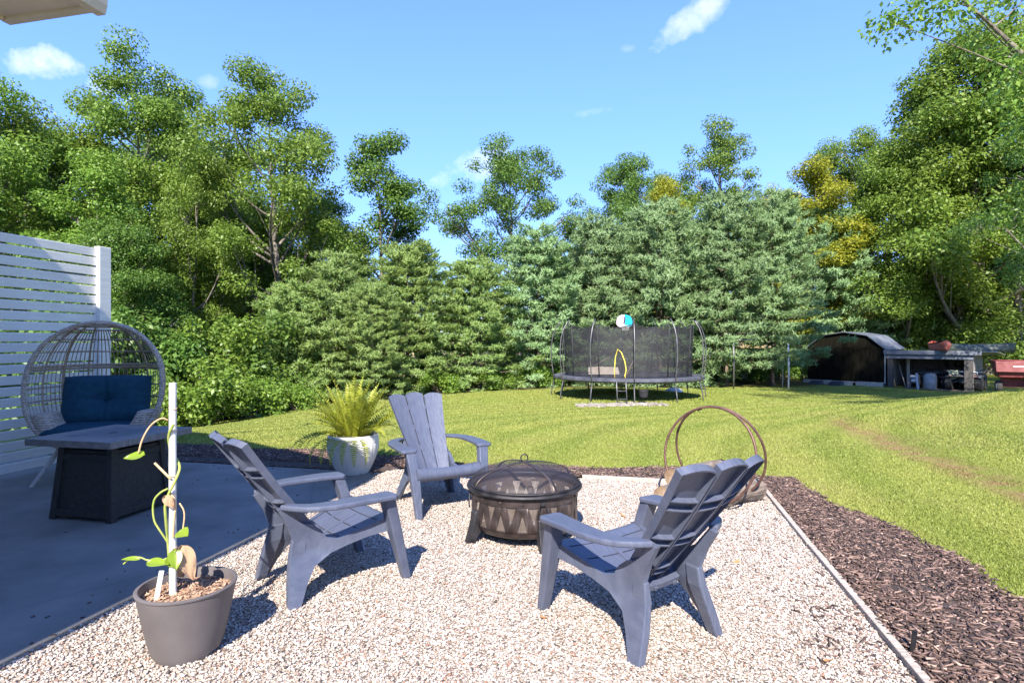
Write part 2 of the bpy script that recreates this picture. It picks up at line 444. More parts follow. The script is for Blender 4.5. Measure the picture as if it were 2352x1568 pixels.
# ------------------------------------------------------------------ grass blades
rng = np.random.default_rng(11)
def in_lawn(X, Y):
    r, s = X * CA - Y * SA, X * SA + Y * CA
    mf = 6.42 + .13 * np.sin(r * 1.7 + 1) + .07 * np.sin(r * 4.3) + np.where(r < -3.2, .30 * np.clip((-3.2 - r) / 1.5, 0, 1), 0)
    t = np.clip((6.2 - s) / 2.6, 0, 1); mr = 1.34 + .70 * t ** .7 + .06 * np.sin(s * 3.1) + .035 * np.sin(s * 7.7 + 1)
    hard = (r < mr) & (s < mf) & (r > -9)
    leftend = (r < -7.2)
    return ~hard & ~((r < -6.4) & (s < 2.2))
NB = 430000
Yb = 3.0 + (27 - 3.0) * rng.random(NB * 2) ** 1.7
Xb = (rng.random(NB * 2) * 2 - 1) * (Yb * .92 + .6)
far_edge = 25.4 + .36 * Xb - 3
ok = in_lawn(Xb, Yb) & (Yb < far_edge) & (Xb > -10) & (((Xb - 3.1) / 1.35) ** 2 + ((Yb - 16.9) / .55) ** 2 > .7 + .6 * rng.random(NB * 2))
Xb, Yb = Xb[ok][:NB], Yb[ok][:NB]
Zb = terr(Xb, Yb)
nb_ = len(Xb)
hgt = (.010 + .013 * rng.random(nb_)) * (1 + .03 * Yb)
# longer tufts where the mower does not reach: along the bed, round the trampoline feet
dT = np.hypot(Xb - 3.96, Yb - 20); hgt *= 1 + 2.2 * np.clip(1 - dT / 2.9, 0, 1) ** .5 * rng.random(nb_)
wid = .0030 + .0009 * Yb
an = rng.random(nb_) * 2 * np.pi; ln = rng.random(nb_) * .9
base = np.stack([Xb, Yb, Zb - .005], -1)
side = np.stack([np.cos(an), np.sin(an), np.zeros(nb_)], -1) * wid[:, None]
an2 = rng.random(nb_) * 2 * np.pi
tip = base + np.stack([np.cos(an2) * ln * hgt, np.sin(an2) * ln * hgt, hgt], -1)
V = np.stack([base - side, base + side, tip], 1).reshape(-1, 3)
F = np.arange(nb_ * 3).reshape(-1, 3)
M_grass = leaf_material('grass_blade', (.145, .195, .028), (.24, .285, .052), (.335, .35, .09), trans=.3, rough=.6, patch=.45, tint=(.345, .325, .085), post=wear)
grass = np_mesh('grass', V, F, M_grass); stuff(grass, 'short mown yellow green grass covering the back lawn', 'grass')

# ------------------------------------------------------------------ patio slab
M_conc = material('concrete', (.135, .126, .113), (.235, .22, .197), rough=.85, scale=2.6, detail=12, bump=.45, bscale=75, sharp=(.28, .74), bdist=.005)
_n2, _l2 = M_conc.node_tree.nodes, M_conc.node_tree.links
_vo = _n2.new('ShaderNodeTexVoronoi'); _vo.feature = 'DISTANCE_TO_EDGE'; _vo.inputs['Scale'].default_value = .42
_tc = _n2.new('ShaderNodeNewGeometry'); _nn = _n2.new('ShaderNodeTexNoise'); _nn.inputs['Scale'].default_value = 2.0; _nn.inputs['Detail'].default_value = 6
_l2.new(_tc.outputs['Position'], _nn.inputs['Vector'])
_ad = _n2.new('ShaderNodeMix'); _ad.data_type = 'RGBA'; _ad.inputs['Factor'].default_value = .16; _l2.new(_tc.outputs['Position'], _ad.inputs['A']); _l2.new(_nn.outputs['Color'], _ad.inputs['B']); _l2.new(_ad.outputs['Result'], _vo.inputs['Vector'])
_ck = _n2.new('ShaderNodeMapRange'); _ck.inputs['From Max'].default_value = .004; _ck.inputs['To Min'].default_value = .82; _l2.new(_vo.outputs['Distance'], _ck.inputs['Value'])
_mu = _n2.new('ShaderNodeMix'); _mu.data_type = 'RGBA'; _mu.blend_type = 'MULTIPLY'; _mu.inputs['Factor'].default_value = 1
_src = _n2['Principled BSDF'].inputs['Base Color'].links[0].from_socket
_l2.new(_src, _mu.inputs['A']); _l2.new(_ck.outputs[0], _mu.inputs['B']); _l2.new(_mu.outputs['Result'], _n2['Principled BSDF'].inputs['Base Color'])
pt = bpy.data.objects.new('patio', None); COL.objects.link(pt); struct(pt)
cuts = [(-9.0, -2.72)]
rows = [(-6.0, -.51), (-.5, PAT_F)]
for a, b in cuts:
    for c, d in rows:
        m_ = MB(); lo = [RS(a, c, -.1), RS(b, c, -.1), RS(b, d, -.1), RS(a, d, -.1)]; hi = [p + Vector((0, 0, .105)) for p in lo]
        m_.hexa(lo, hi).build('concrete_slab', M_conc, pt, bevel=.008)

# ------------------------------------------------------------------ gravel bed: a pebbly sheet and loose pebbles lying on it
def gravel_sheet_material():
    m = bpy.data.materials.new('gravel_bed'); m.use_nodes = True
    n, l = m.node_tree.nodes, m.node_tree.links; b = n['Principled BSDF']; b.inputs['Roughness'].default_value = .85
    t = n.new('ShaderNodeNewGeometry'); v = n.new('ShaderNodeTexVoronoi'); v.inputs['Scale'].default_value = 95
    l.new(t.outputs['Position'], v.inputs['Vector'])
    s = n.new('ShaderNodeSeparateColor'); l.new(v.outputs['Color'], s.inputs[0]); c = n.new('ShaderNodeValToRGB'); e = c.color_ramp.elements
    e[0].color = (.16, .12, .085, 1); e[1].color = (.46, .39, .32, 1); k = e.new(.4); k.color = (.36, .29, .22, 1); l.new(s.outputs[0], c.inputs[0]); l.new(c.outputs[0], b.inputs['Base Color'])
    bp = n.new('ShaderNodeBump'); bp.inputs['Strength'].default_value = 1; bp.inputs['Distance'].default_value = .012; bp.invert = True
    l.new(v.outputs['Distance'], bp.inputs['Height']); l.new(bp.outputs[0], b.inputs['Normal'])
    return m
m_ = MB(); m_.grid(lambda a, b: RS(G_L + .0 + (G_R - G_L) * a, -3 + (G_F + 3) * b, .002), 20, 40)
gravel_bed = struct(m_.build('gravel_bed', gravel_sheet_material()))
M_pebble = bpy.data.materials.new('pebble'); M_pebble.use_nodes = True
n, l = M_pebble.node_tree.nodes, M_pebble.node_tree.links; b = n['Principled BSDF']; b.inputs['Roughness'].default_value = .7
oi = n.new('ShaderNodeObjectInfo'); c = n.new('ShaderNodeValToRGB'); c.color_ramp.interpolation = 'LINEAR'; e = c.color_ramp.elements
e[0].position = 0; e[0].color = (.05, .04, .035, 1); e[1].position = 1; e[1].color = (.52, .475, .42, 1)
for p, k in [(.035, (.11, .085, .07)), (.07, (.26, .13, .08)), (.12, (.27, .20, .15)), (.30, (.33, .27, .225)), (.52, (.39, .335, .285)), (.78, (.45, .40, .35))]:
    q = e.new(p); q.color = (*k, 1)
l.new(oi.outputs['Random'], c.inputs[0])
tn = n.new('ShaderNodeTexNoise'); tn.inputs['Scale'].default_value = 1.5; tcx = n.new('ShaderNodeTexCoord'); l.new(tcx.outputs['Object'], tn.inputs['Vector'])
mm = n.new('ShaderNodeMix'); mm.data_type = 'RGBA'; mm.blend_type = 'MULTIPLY'; mm.inputs['Factor'].default_value = .35; l.new(c.outputs[0], mm.inputs['A']); l.new(tn.outputs['Color'], mm.inputs['B'])
l.new(c.outputs[0], b.inputs['Base Color'])
peb_col = bpy.data.collections.new('pebble_shapes')
for k in range(6):
    rk = random.Random(40 + k); bm = bmesh.new(); bmesh.ops.create_icosphere(bm, subdivisions=1 if k < 4 else 2, radius=1)
    ax = (rk.uniform(.8, 1.25), rk.uniform(.65, 1.0), rk.uniform(.45, .72))
    for v in bm.verts:
        v.co = Vector((v.co.x * ax[0], v.co.y * ax[1], v.co.z * ax[2])) * rk.uniform(.86, 1.14)
    me = bpy.data.meshes.new('pebble'); bm.to_mesh(me); bm.free(); me.materials.append(M_pebble)
    me.polygons.foreach_set('use_smooth', [True] * len(me.polygons))
    peb_col.objects.link(bpy.data.objects.new('pebble', me))
def scatter(name, pts, rot, scl, coll):
    me = bpy.data.meshes.new(name); me.vertices.add(len(pts)); me.vertices.foreach_set('co', pts.astype(np.float32).ravel())
    a = me.attributes.new('rot', 'FLOAT_VECTOR', 'POINT'); a.data.foreach_set('vector', rot.astype(np.float32).ravel())
    a = me.attributes.new('scl', 'FLOAT', 'POINT'); a.data.foreach_set('value', scl.astype(np.float32))
    o = bpy.data.objects.new(name, me); COL.objects.link(o)
    ng = bpy.data.node_groups.new(name, 'GeometryNodeTree')
    ng.interface.new_socket('Geometry', in_out='INPUT', socket_type='NodeSocketGeometry'); ng.interface.new_socket('Geometry', in_out='OUTPUT', socket_type='NodeSocketGeometry')
    N, L = ng.nodes, ng.links
    gi, go = N.new('NodeGroupInput'), N.new('NodeGroupOutput'); ip = N.new('GeometryNodeInstanceOnPoints'); ci = N.new('GeometryNodeCollectionInfo')
    ci.inputs[0].default_value = coll; ci.inputs['Separate Children'].default_value = True; ci.inputs['Reset Children'].default_value = True
    ar = N.new('GeometryNodeInputNamedAttribute'); ar.data_type = 'FLOAT_VECTOR'; ar.inputs[0].default_value = 'rot'
    asn = N.new('GeometryNodeInputNamedAttribute'); asn.data_type = 'FLOAT'; asn.inputs[0].default_value = 'scl'
    L.new(gi.outputs[0], ip.inputs['Points']); L.new(ci.outputs[0], ip.inputs['Instance']); ip.inputs['Pick Instance'].default_value = True
    L.new(ar.outputs[0], ip.inputs['Rotation']); L.new(asn.outputs[0], ip.inputs['Scale']); L.new(ip.outputs[0], go.inputs[0])
    md = o.modifiers.new('scatter', 'NODES'); md.node_group = ng
    return o
NP = 185000
s_ = .9 + (G_F - .95 + .02) * rng.random(NP) ** 1.12
r_ = G_L + .005 + (G_R - G_L - .01) * rng.random(NP)
pts = np.stack([r_ * CA + s_ * SA, -r_ * SA + s_ * CA, .003 + .007 * rng.random(NP)], -1)
size = .0046 + .0042 * rng.random(NP) ** 1.5 + (rng.random(NP) < .02) * .004
vis = (np.abs(pts[:, 0]) < pts[:, 1] * .93 + .3) & (pts[:, 1] > 1.9)
pts, size = pts[vis], size[vis]
rot = rng.random((len(pts), 3)) * np.array([.9, .9, 6.28]) - np.array([.45, .45, 0])
gravel = scatter('gravel', pts, rot, size, peb_col); stuff(gravel, 'cream and tan pea gravel spread over the seating area', 'gravel')

# ------------------------------------------------------------------ mulch beds
M_soil = material('mulch_base', (.030, .020, .016), (.075, .05, .04), rough=.95, scale=22, bump=.8, bscale=40)
m_ = MB()
def far_strip(a, b):
    r = -7.3 + (1.4 + 7.3) * a; s0 = PAT_F + .005 if r < G_L else G_F + .03; s1 = mulch_far(r)
    p = RS(r, s0 + (s1 - s0) * b); p.z = g(p.x, p.y) + .012 + .02 * math.sin(b * 3.1)
    return p
m_.grid(far_strip, 70, 6)
def right_strip(a, b):
    s = -2.5 + (6.0 + 2.5) * a; r0 = G_R + .03; r1 = mulch_right(s)
    p = RS(r0 + (r1 - r0) * b, s); p.z = g(p.x, p.y) + .010 + .02 * math.sin(b * 3.1)
    return p
m_.grid(right_strip, 60, 6)
struct(m_.build('mulch_bed', M_soil, smooth=True))
def chips(n, seed):
    q = np.random.default_rng(seed)
    ptsr, ptss = [], []
    while sum(map(len, ptsr)) < n:
        k = n
        r = -7.3 + 9.5 * q.random(k); s = .6 + 6.5 * q.random(k)
        mf = 6.42 + .13 * np.sin(r * 1.7 + 1) + .07 * np.sin(r * 4.3) + np.where(r < -3.2, .30 * np.clip((-3.2 - r) / 1.5, 0, 1), 0)
        t = np.clip((6.2 - s) / 2.6, 0, 1); mr = 1.34 + .70 * t ** .7 + .06 * np.sin(s * 3.1) + .035 * np.sin(s * 7.7 + 1)
        nearlim = np.where(r < G_L, PAT_F + .02, G_F + .035)
        jit = q.normal(0, .03, k)
        okk = (((s > nearlim) & (s < mf + jit) & (r < 1.5)) | ((r > G_R + .035) & (r < mr + jit) & (s < 6.3)))
        # a few strays on the gravel near the border
        stray = (r > G_R - .55) & (r < G_R) & (s < G_F) & (q.random(k) < .035 * np.clip(1 - (G_R - r) / .5, 0, 1) * np.where(s < 3.4, 2.6, .6))
        okk |= stray
        X, Y = r * CA + s * SA, -r * SA + s * CA
        okk &= (np.abs(X) < Y * .93 + .3)
        ptsr.append(r[okk]); ptss.append(s[okk])
    r, s = np.concatenate(ptsr)[:n], np.concatenate(ptss)[:n]
    X, Y = r * CA + s * SA, -r * SA + s * CA
    Lh = (.010 + .026 * q.random(n) ** 1.8); W = .0018 + .0036 * q.random(n); T = .0015 + .0028 * q.random(n)
    a = q.random(n) * np.pi; tilt = q.normal(0, .22, n)
    dx = np.stack([np.cos(a) * np.cos(tilt), np.sin(a) * np.cos(tilt), np.sin(tilt)], -1)
    dy = np.stack([-np.sin(a), np.cos(a), q.normal(0, .3, n)], -1); dy = unit(dy); dz = np.cross(dx, dy)
    c = np.stack([X, Y, terr(X, Y) + .008 + .030 * q.random(n) * np.where((r > G_R) | (s > G_F), 1, .12)], -1)
    out = []
    for sx in (-1, 1):
        for sy in (-1, 1):
            for sz in (-1, 1):
                tap = np.where(sx > 0, .45 + .5 * q.random(n), 1.0)
                out.append(c + dx * (Lh * sx)[:, None] + dy * (W * sy * tap)[:, None] + dz * (T * sz)[:, None])
    V = np.stack(out, 1).reshape(-1, 3)
    Fq = np.array([(0, 1, 3, 2), (4, 6, 7, 5), (0, 4, 5, 1), (2, 3, 7, 6), (0, 2, 6, 4), (1, 5, 7, 3)])
    return V, (np.arange(n)[:, None, None] * 8 + Fq[None]).reshape(-1, 4)
M_chip = bpy.data.materials.new('mulch_chip'); M_chip.use_nodes = True
n, l = M_chip.node_tree.nodes, M_chip.node_tree.links; b = n['Principled BSDF']; b.inputs['Roughness'].default_value = .8
ge = n.new('ShaderNodeNewGeometry'); c = n.new('ShaderNodeValToRGB'); e = c.color_ramp.elements
e[0].color = (.028, .017, .012, 1); e[1].color = (.40, .29, .22, 1); e[0].position = .0; e[1].position = 1
for p, k in [(.4, (.088, .052, .040)), (.75, (.17, .105, .080)), (.95, (.27, .175, .135))]:
    q = e.new(p); q.color = (*k, 1)
l.new(ge.outputs['Random Per Island'], c.inputs[0]); l.new(c.outputs[0], b.inputs['Base Color'])
V, F = chips(52000, 5)
mulch = np_mesh('mulch', V, F, M_chip); stuff(mulch, 'dark brown shredded bark mulch bordering gravel and lawn', 'mulch')

# ------------------------------------------------------------------ timber edging boards
M_edge = material('edging_wood', (.30, .25, .20), (.46, .40, .33), rough=.8, scale=9, stretch=(1, 12, 12), bump=.3)
def edging(s0, s1, r0, r1, label, along='s'):
    m_ = MB(); w = .019
    if along == 's': lo = [RS(r0 - w, s0, -.06), RS(r0 + w, s0, -.06), RS(r1 + w, s1, -.06), RS(r1 - w, s1, -.06)]
    else: lo = [RS(r0, s0 - w, -.06), RS(r1, s1 - w, -.06), RS(r1, s1 + w, -.06), RS(r0, s0 + w, -.06)]
    hi = [p + Vector((0, 0, .094)) for p in lo]
    o = m_.hexa(lo, hi).build('edging_board', M_edge, bevel=.004)
    tag(o, label, 'edging board', 'timber boards edging the gravel')
edging(2.34, 4.30, G_R + .028, G_R + .012, 'middle weathered timber edging board between gravel and right mulch bed')
edging(4.31, 5.99, G_R + .010, G_R + .016, 'timber edging board at far right gravel corner by the log holder')
edging(-.6, 2.33, G_R + .05, G_R + .03, 'nearest timber edging board, half buried in mulch at bottom right')
edging(G_F + .016, G_F + .012, -.6, G_R - .01, 'pale timber edging board along far gravel edge behind the fire pit', 'r')

# ================================================================== HOUSE (its eave corner shows top left, its shadow lies over the patio)
M_siding = material('house_siding', (.62, .60, .56), (.68, .66, .62), rough=.7, scale=3)
M_soffit = material('soffit', (.50, .44, .37), (.57, .50, .43), rough=.7, scale=4)
_n2, _l2 = M_soffit.node_tree.nodes, M_soffit.node_tree.links        # perforated vent panel
_tc = _n2.new('ShaderNodeNewGeometry'); _vo = _n2.new('ShaderNodeTexVoronoi'); _vo.inputs['Scale'].default_value = 95; _vo.inputs['Randomness'].default_value = 0
_l2.new(_tc.outputs['Position'], _vo.inputs['Vector'])
_ck = _n2.new('ShaderNodeMapRange'); _ck.inputs['From Min'].default_value = .25; _ck.inputs['From Max'].default_value = .34; _ck.inputs['To Min'].default_value = .45; _l2.new(_vo.outputs['Distance'], _ck.inputs['Value'])
_mu = _n2.new('ShaderNodeMix'); _mu.data_type = 'RGBA'; _mu.blend_type = 'MULTIPLY'; _mu.inputs['Factor'].default_value = 1
_src = _n2['Principled BSDF'].inputs['Base Color'].links[0].from_socket
_l2.new(_src, _mu.inputs['A']); _l2.new(_ck.outputs[0], _mu.inputs['B']); _l2.new(_mu.outputs['Result'], _n2['Principled BSDF'].inputs['Base Color'])
M_fascia = material('fascia', (.45, .40, .34), (.52, .46, .39), rough=.55, scale=5)
M_shingle = material('shingle', (.06, .055, .05), (.12, .11, .10), rough=.95, scale=20, bump=.4)
E_R, E_S, E_Z = -2.45, 2.16, 2.92
house = thing('house', 'house eave corner with beige perforated soffit at top left', 'house', RS(-6, -2, 0))
house_o = house.location.copy()
def hp(r, s, z): return RS(r, s, z) - house_o
PITCH = .49; RIDGE = -8.2
def roof_z(r): return E_Z + .22 + PITCH * (abs(RIDGE - E_R) - abs(r - RIDGE))
m_ = MB(); WR, WL, WF, WB = -2.93, -13.2, 1.75, -9.0
prof = [(WR, 0), (WR, roof_z(WR) - .12), (RIDGE, roof_z(RIDGE) - .12), (WL, roof_z(WL) - .12), (WL, 0)]
m_.prism(prof, lambda r, z: hp(r, WF, z), lambda r, z: hp(r, WB, z)); m_.build('wall', M_siding, house)
m_ = MB()
L_E = 2 * RIDGE - E_R
prof = [(E_R, roof_z(E_R)), (RIDGE, roof_z(RIDGE)), (L_E, roof_z(L_E)), (L_E, roof_z(L_E) - .10), (RIDGE, roof_z(RIDGE) - .10), (E_R, roof_z(E_R) - .10)]
rf = MB().prism(prof, lambda r, z: hp(r, E_S, z), lambda r, z: hp(r, -9.4, z)).build('roof', M_shingle, house)
m_ = MB()    # boxed return under the eave
lo = [hp(-2.91, .8, E_Z), hp(E_R + .01, .8, E_Z), hp(E_R + .01, E_S - .01, E_Z), hp(-2.91, E_S - .01, E_Z)]
m_.hexa(lo, [p + Vector((0, 0, .115)) for p in lo]).build('soffit', M_soffit, house)
m_ = MB()    # rake and return fascia
for (a, b, z0, z1, s0, s1) in ((-2.94, E_R + .02, E_Z - .018, E_Z + .17, E_S - .012, E_S + .03), ):
    lo = [hp(a, s0, z0), hp(b, s0, z0), hp(b, s1, z0), hp(a, s1, z0)]
    m_.hexa(lo, [p + Vector((0, 0, z1 - z0)) for p in lo])
lo = [hp(-2.95, .8, E_Z - .018), hp(-2.912, .8, E_Z - .018), hp(-2.912, E_S - .014, E_Z - .018), hp(-2.95, E_S - .014, E_Z - .018)]
m_.hexa(lo, [p + Vector((0, 0, .16)) for p in lo])
m_.build('fascia', M_fascia, house, bevel=.006)
gm = MB()
gp = [(0, 0), (.10, 0), (.125, .04), (.13, .11), (.115, .11), (.11, .045), (.09, .015), (.012, .015), (.012, .11), (0, .11)]
gm.prism(gp, lambda x, z: hp(E_R + .012 + x * .45, E_S + .035, E_Z - .03 + z), lambda x, z: hp(E_R + .012 + x * .45, -9.3, E_Z - .03 + z)).build('gutter', M_fascia, house)

# ================================================================== PRIVACY FENCE
M_white = material('white_paint', (.70, .675, .63), (.81, .785, .74), rough=.6, scale=5, stretch=(3, .6, 8), bump=.15, bscale=26, bdist=.006)
FR = -6.34
fence = thing('privacy_fence', 'white slatted timber privacy fence behind the egg chair', 'fence', RS(FR, 3.9, 0), -AX)
rs = random.Random(5)
sl0 = None
for k in range(22):
    z = .055 + k * .1122 + .046
    m_ = MB(); dz = rs.uniform(-.003, .003)
    if sl0 is None:
        sl0 = MB().box((0, 0, 0), (.019, 3.80, .094)).build('slat', M_white, fence, bevel=.004); o = sl0
    else:
        o = sl0.copy(); COL.objects.link(o); o.parent = fence
    o.location = (rs.uniform(-.002, .002), -.11, z + dz); o.rotation_euler = (0, rs.uniform(-.02, .02), 0)
for s, w in ((5.76, .155), ):
    MB().box((.004, 0, 0), (.085, w, 2.53)).build('post', M_white, fence, bevel=.006).location = (.012, s - 3.9, 1.265)
for s in (3.85, 2.05):
    MB().box((-.058, 0, 0), (.088, .088, 2.45)).build('post', M_white, fence, bevel=.006).location = (0, s - 3.9, 1.225)

# ================================================================== ADIRONDACK CHAIRS
M_resin = material('slate_resin', (.068, .077, .113), (.088, .098, .138), rough=.32, scale=3, stretch=(26, 4, 4), bump=.30, bscale=9, bdist=.006)
BL = .835
def back_pt(u, v, off=0.0):      # u -1..1 across, v 0..1 up the back, off = behind the face
    w = .140 + .130 * v; lean = math.atan2(.50, .66)
    y = -.13 - .50 * v - .012 * math.sin(math.pi * v); z = .25 + .66 * v
    f = .040 * u * u + .01
    ny, nz_ = math.cos(lean), math.sin(lean)                     # outward front normal
    return Vector((u * w, y + (f - off) * ny, z + (f - off) * nz_))
def tray(S, na, nb, depth, t, ea, eb):
    """hollow plank: outer skin, flanges turned back by depth, inner skin t behind the outer"""
    m = MB(); w = nb + 1
    def sq(a, e): return e + a * (1 - 2 * e)
    outer = len(m.v); m.grid(lambda a, b: S(a, b, 0), na, nb)
    inner = len(m.v); m.grid(lambda a, b: S(sq(a, ea), sq(b, eb), t), na, nb)
    loop = [(i, 0) for i in range(na)] + [(na, j) for j in range(nb)] + [(i, nb) for i in range(na, 0, -1)] + [(0, j) for j in range(nb, 0, -1)]
    bo = len(m.v); m.v += [tuple(S(i / na, j / nb, depth)) for i, j in loop]
    bi = len(m.v); m.v += [tuple(S(sq(i / na, ea), sq(j / nb, eb), depth)) for i, j in loop]
    N = len(loop); gi = lambda b0, ij: b0 + ij[0] * w + ij[1]
    for k in range(N):
        k2 = (k + 1) % N
        m.f.append((gi(outer, loop[k]), gi(outer, loop[k2]), bo + k2, bo + k))
        m.f.append((bo + k, bo + k2, bi + k2, bi + k))
        m.f.append((bi + k, bi + k2, gi(inner, loop[k2]), gi(inner, loop[k])))
    return m
def weld(o, bev):
    bm = bmesh.new(); bm.from_mesh(o.data); bmesh.ops.remove_doubles(bm, verts=bm.verts, dist=1e-5)
    inner = [f for f in bm.faces if all(len(e.link_faces) > 2 for e in f.edges)]
    bmesh.ops.delete(bm, geom=inner, context='FACES_ONLY'); bmesh.ops.recalc_face_normals(bm, faces=bm.faces); bm.to_mesh(o.data); bm.free()
    b = o.modifiers.new('bevel', 'BEVEL'); b.width = bev; b.segments = 2; b.limit_method = 'ANGLE'; b.angle_limit = R(40)
    return o
def make_chair():
    t = thing('adirondack_chair', 'x', 'chair')
    for (u0, u1) in ((-1, -.365), (-.315, .315), (.365, 1)):
        uc = (u0 + u1) / 2; hw = (u1 - u0) / 2
        def S(a, b, off, u0=u0, u1=u1, uc=uc, hw=hw):
            u = u0 + (u1 - u0) * a
            top = 1 - .045 * uc * uc * 1.0 - .030 * ((u - uc) / hw) ** 2 - .05 * max(0, abs(u) - .5)
            return back_pt(u, b * top, off)
        sl = tray(S, 6, 18, .036, .009, .035, .011).build('back_slat', M_resin, t, smooth=40, bevel=0)
        for v in (.10, .155, .37, .43, .66, .73):
            m_ = MB()
            m_.grid(lambda a, b: back_pt(u0 + (u1 - u0) * (.03 + .94 * a), v + .004, .009 + .026 * b), 6, 1)
            m_.grid(lambda a, b: back_pt(u0 + (u1 - u0) * (.03 + .94 * a), v - .004, .009 + .026 * b), 6, 1)
            m_.grid(lambda a, b: back_pt(u0 + (u1 - u0) * (.03 + .94 * a), v - .004 + .008 * b, .035), 6, 1)
            m_.build('rib', M_resin, sl)
    # small bridges across the slots
    for u in (-.34, .34):
        for v in (.02, .30, .55, .80):
            c = back_pt(u, v, .018); MB().box(c, (.012, .02, .05), (math.atan2(.50, .66), 0, 0)).build('bridge', M_resin, t)
    # seat boards following one profile, front one rolls down into the apron
    prof = [(.262, .275), (.287, .30), (.292, .335), (.276, .366), (.238, .381), (.17, .364), (.10, .340), (.02, .312), (-.06, .288), (-.15, .262), (-.185, .25)]
    def at(d):
        acc = 0
        for i in range(len(prof) - 1):
            a, b = Vector(prof[i]), Vector(prof[i + 1]); L = (b - a).length
            if acc + L >= d or i == len(prof) - 2: return a + (b - a) * ((d - acc) / L)
            acc += L
    tot = sum((Vector(prof[i + 1]) - Vector(prof[i])).length for i in range(len(prof) - 1))
    for (d0, d1, nm) in ((0, .215, 'front_apron'), (.223, .325, 'seat_board'), (.333, .43, 'seat_board'), (.438, tot, 'seat_board')):
        def S(a, b, off):
            d = d0 + (d1 - d0) * b; p = at(d); q = (at(min(tot, d + .006)) - at(max(0, d - .006))).normalized()
            nrm = Vector((-q.y, q.x)); x = (a * 2 - 1) * (.268 - .105 * min(1, max(0, (.24 - p.x) / .42)))
            if nrm.y < 0 and d > .15: nrm = -nrm
            if d <= .15 and nrm.x < 0: nrm = -nrm
            dip = -.012 * (1 - (a * 2 - 1) ** 2)
            return Vector((x, p.x - nrm.x * off, p.y - nrm.y * off + dip * min(1, b * 3 if nm == 'front_apron' else 1)))
        tray(S, 8, 10 if nm == 'front_apron' else 4, .028, .009, .03, .06).build(nm, M_resin, t, smooth=40)
    for x in (-.13, .13, 0):
        MB().box((x, -.02, .283), (.02, .36, .014), (math.atan(.36), 0, 0)).build('seat_brace', M_resin, t)
    for sx in (-1, 1):
        # side rail with rounded shoulder running into the rear leg
        po = [(.262, .295), (.20, .298), (.10, .284), (.0, .258), (-.10, .228), (-.195, .175), (-.245, .10), (-.292, 0), (-.352, 0), (-.340, .12), (-.318, .24), (-.298, .33), (-.333, .42), (-.387, .512), (-.348, .524), (-.275, .432), (-.238, .408), (-.195, .398), (-.15, .362), (-.12, .312), (-.06, .296), (.02, .322), (.12, .352), (.238, .388), (.274, .375), (.292, .335), (.285, .30)]
        def X(y, z): return .272 - .105 * min(1, max(0, (.24 - y) / .42)) + .085 * max(0, (.27 - z) / .27) * min(1, max(0, (.0 - y) / .2)) + .012 * max(0, (z - .35) / .15)
        m_ = MB(); m_.plate(po, lambda y, z: (sx * (X(y, z) - .004), y, z), lambda y, z: (sx * (X(y, z) + .024), y, z))
        m_.build('side_rail', M_resin, t, 40)
        # rear leg: tapered box behind the rail end
        m_ = MB(); prev = None
        for (z, yb, wy, wx) in ((0.0, -.354, .058, .046), (.12, -.342, .070, .048), (.24, -.320, .085, .044), (.33, -.302, .08, .036)):
            xc = X(yb + wy / 2, z) + .0225 - wx / 2
            q = [Vector((sx * (xc - wx / 2), yb, z)), Vector((sx * (xc + wx / 2), yb, z)), Vector((sx * (xc + wx / 2), yb + wy, z)), Vector((sx * (xc - wx / 2), yb + wy, z))]
            if prev: m_.hexa(prev, q)
            prev = q
        weld(m_.build('rear_leg', M_resin, t), .008)
        # front leg: plank from the arm down to the foot, with a return on its outer side
        secs = [(.000, .298, .326, .052, .048), (.16, .300, .285, .066, .056), (.30, .304, .246, .078, .066), (.40, .312, .218, .080, .066), (.525, .326, .180, .084, .068)]
        m_ = MB(); prev = None
        for (z, x, y, wx, wy) in secs:
            q = [Vector((sx * (x - wx / 2), y - wy / 2, z)), Vector((sx * (x + wx / 2), y - wy / 2, z)), Vector((sx * (x + wx / 2), y + wy / 2, z)), Vector((sx * (x - wx / 2), y + wy / 2, z))]
            if prev: m_.hexa(prev, q)
            prev = q
        weld(m_.build('front_leg', M_resin, t), .009)
        # arm: broad paddle sweeping in to the back
        out = [(.268, .205), (.285, .226), (.385, .226), (.402, .205), (.406, .08), (.404, -.05), (.396, -.15), (.372, -.235), (.33, -.30), (.272, -.345), (.205, -.380), (.190, -.34), (.228, -.298), (.276, -.235), (.288, -.15), (.290, -.05), (.284, .08)]
        def az(y): return .535 + .012 * (-y) - .02 * max(0, y - .12) ** 1 * 2
        m_ = MB(); m_.prism(out, lambda x, y: (sx * x, y, az(y) - .029), lambda x, y: (sx * x, y, az(y)))
        m_.build('arm', M_resin, t, bevel=.010, seg=3)
    return t
chair0 = make_chair()
def place_chair(o, X, Y, az, label):
    o.location = (X, Y, .004); o.rotation_euler = (0, 0, -R(az)); o['label'] = label; o['group'] = 'slate grey garden chairs round the fire pit'
c2_, c3_ = copy_tree(chair0), copy_tree(chair0)
place_chair(chair0, -1.07, 3.46, 48.6, 'slate grey slatted garden chair left of the fire pit, seen side on')
place_chair(c2_, .587, 2.93, -31.3, 'nearest slate grey garden chair, right of the fire pit, ribbed back towards camera')
place_chair(c3_, -.63, 5.0, 150.5, 'farthest slate grey garden chair, beside the white fern planter, facing camera')

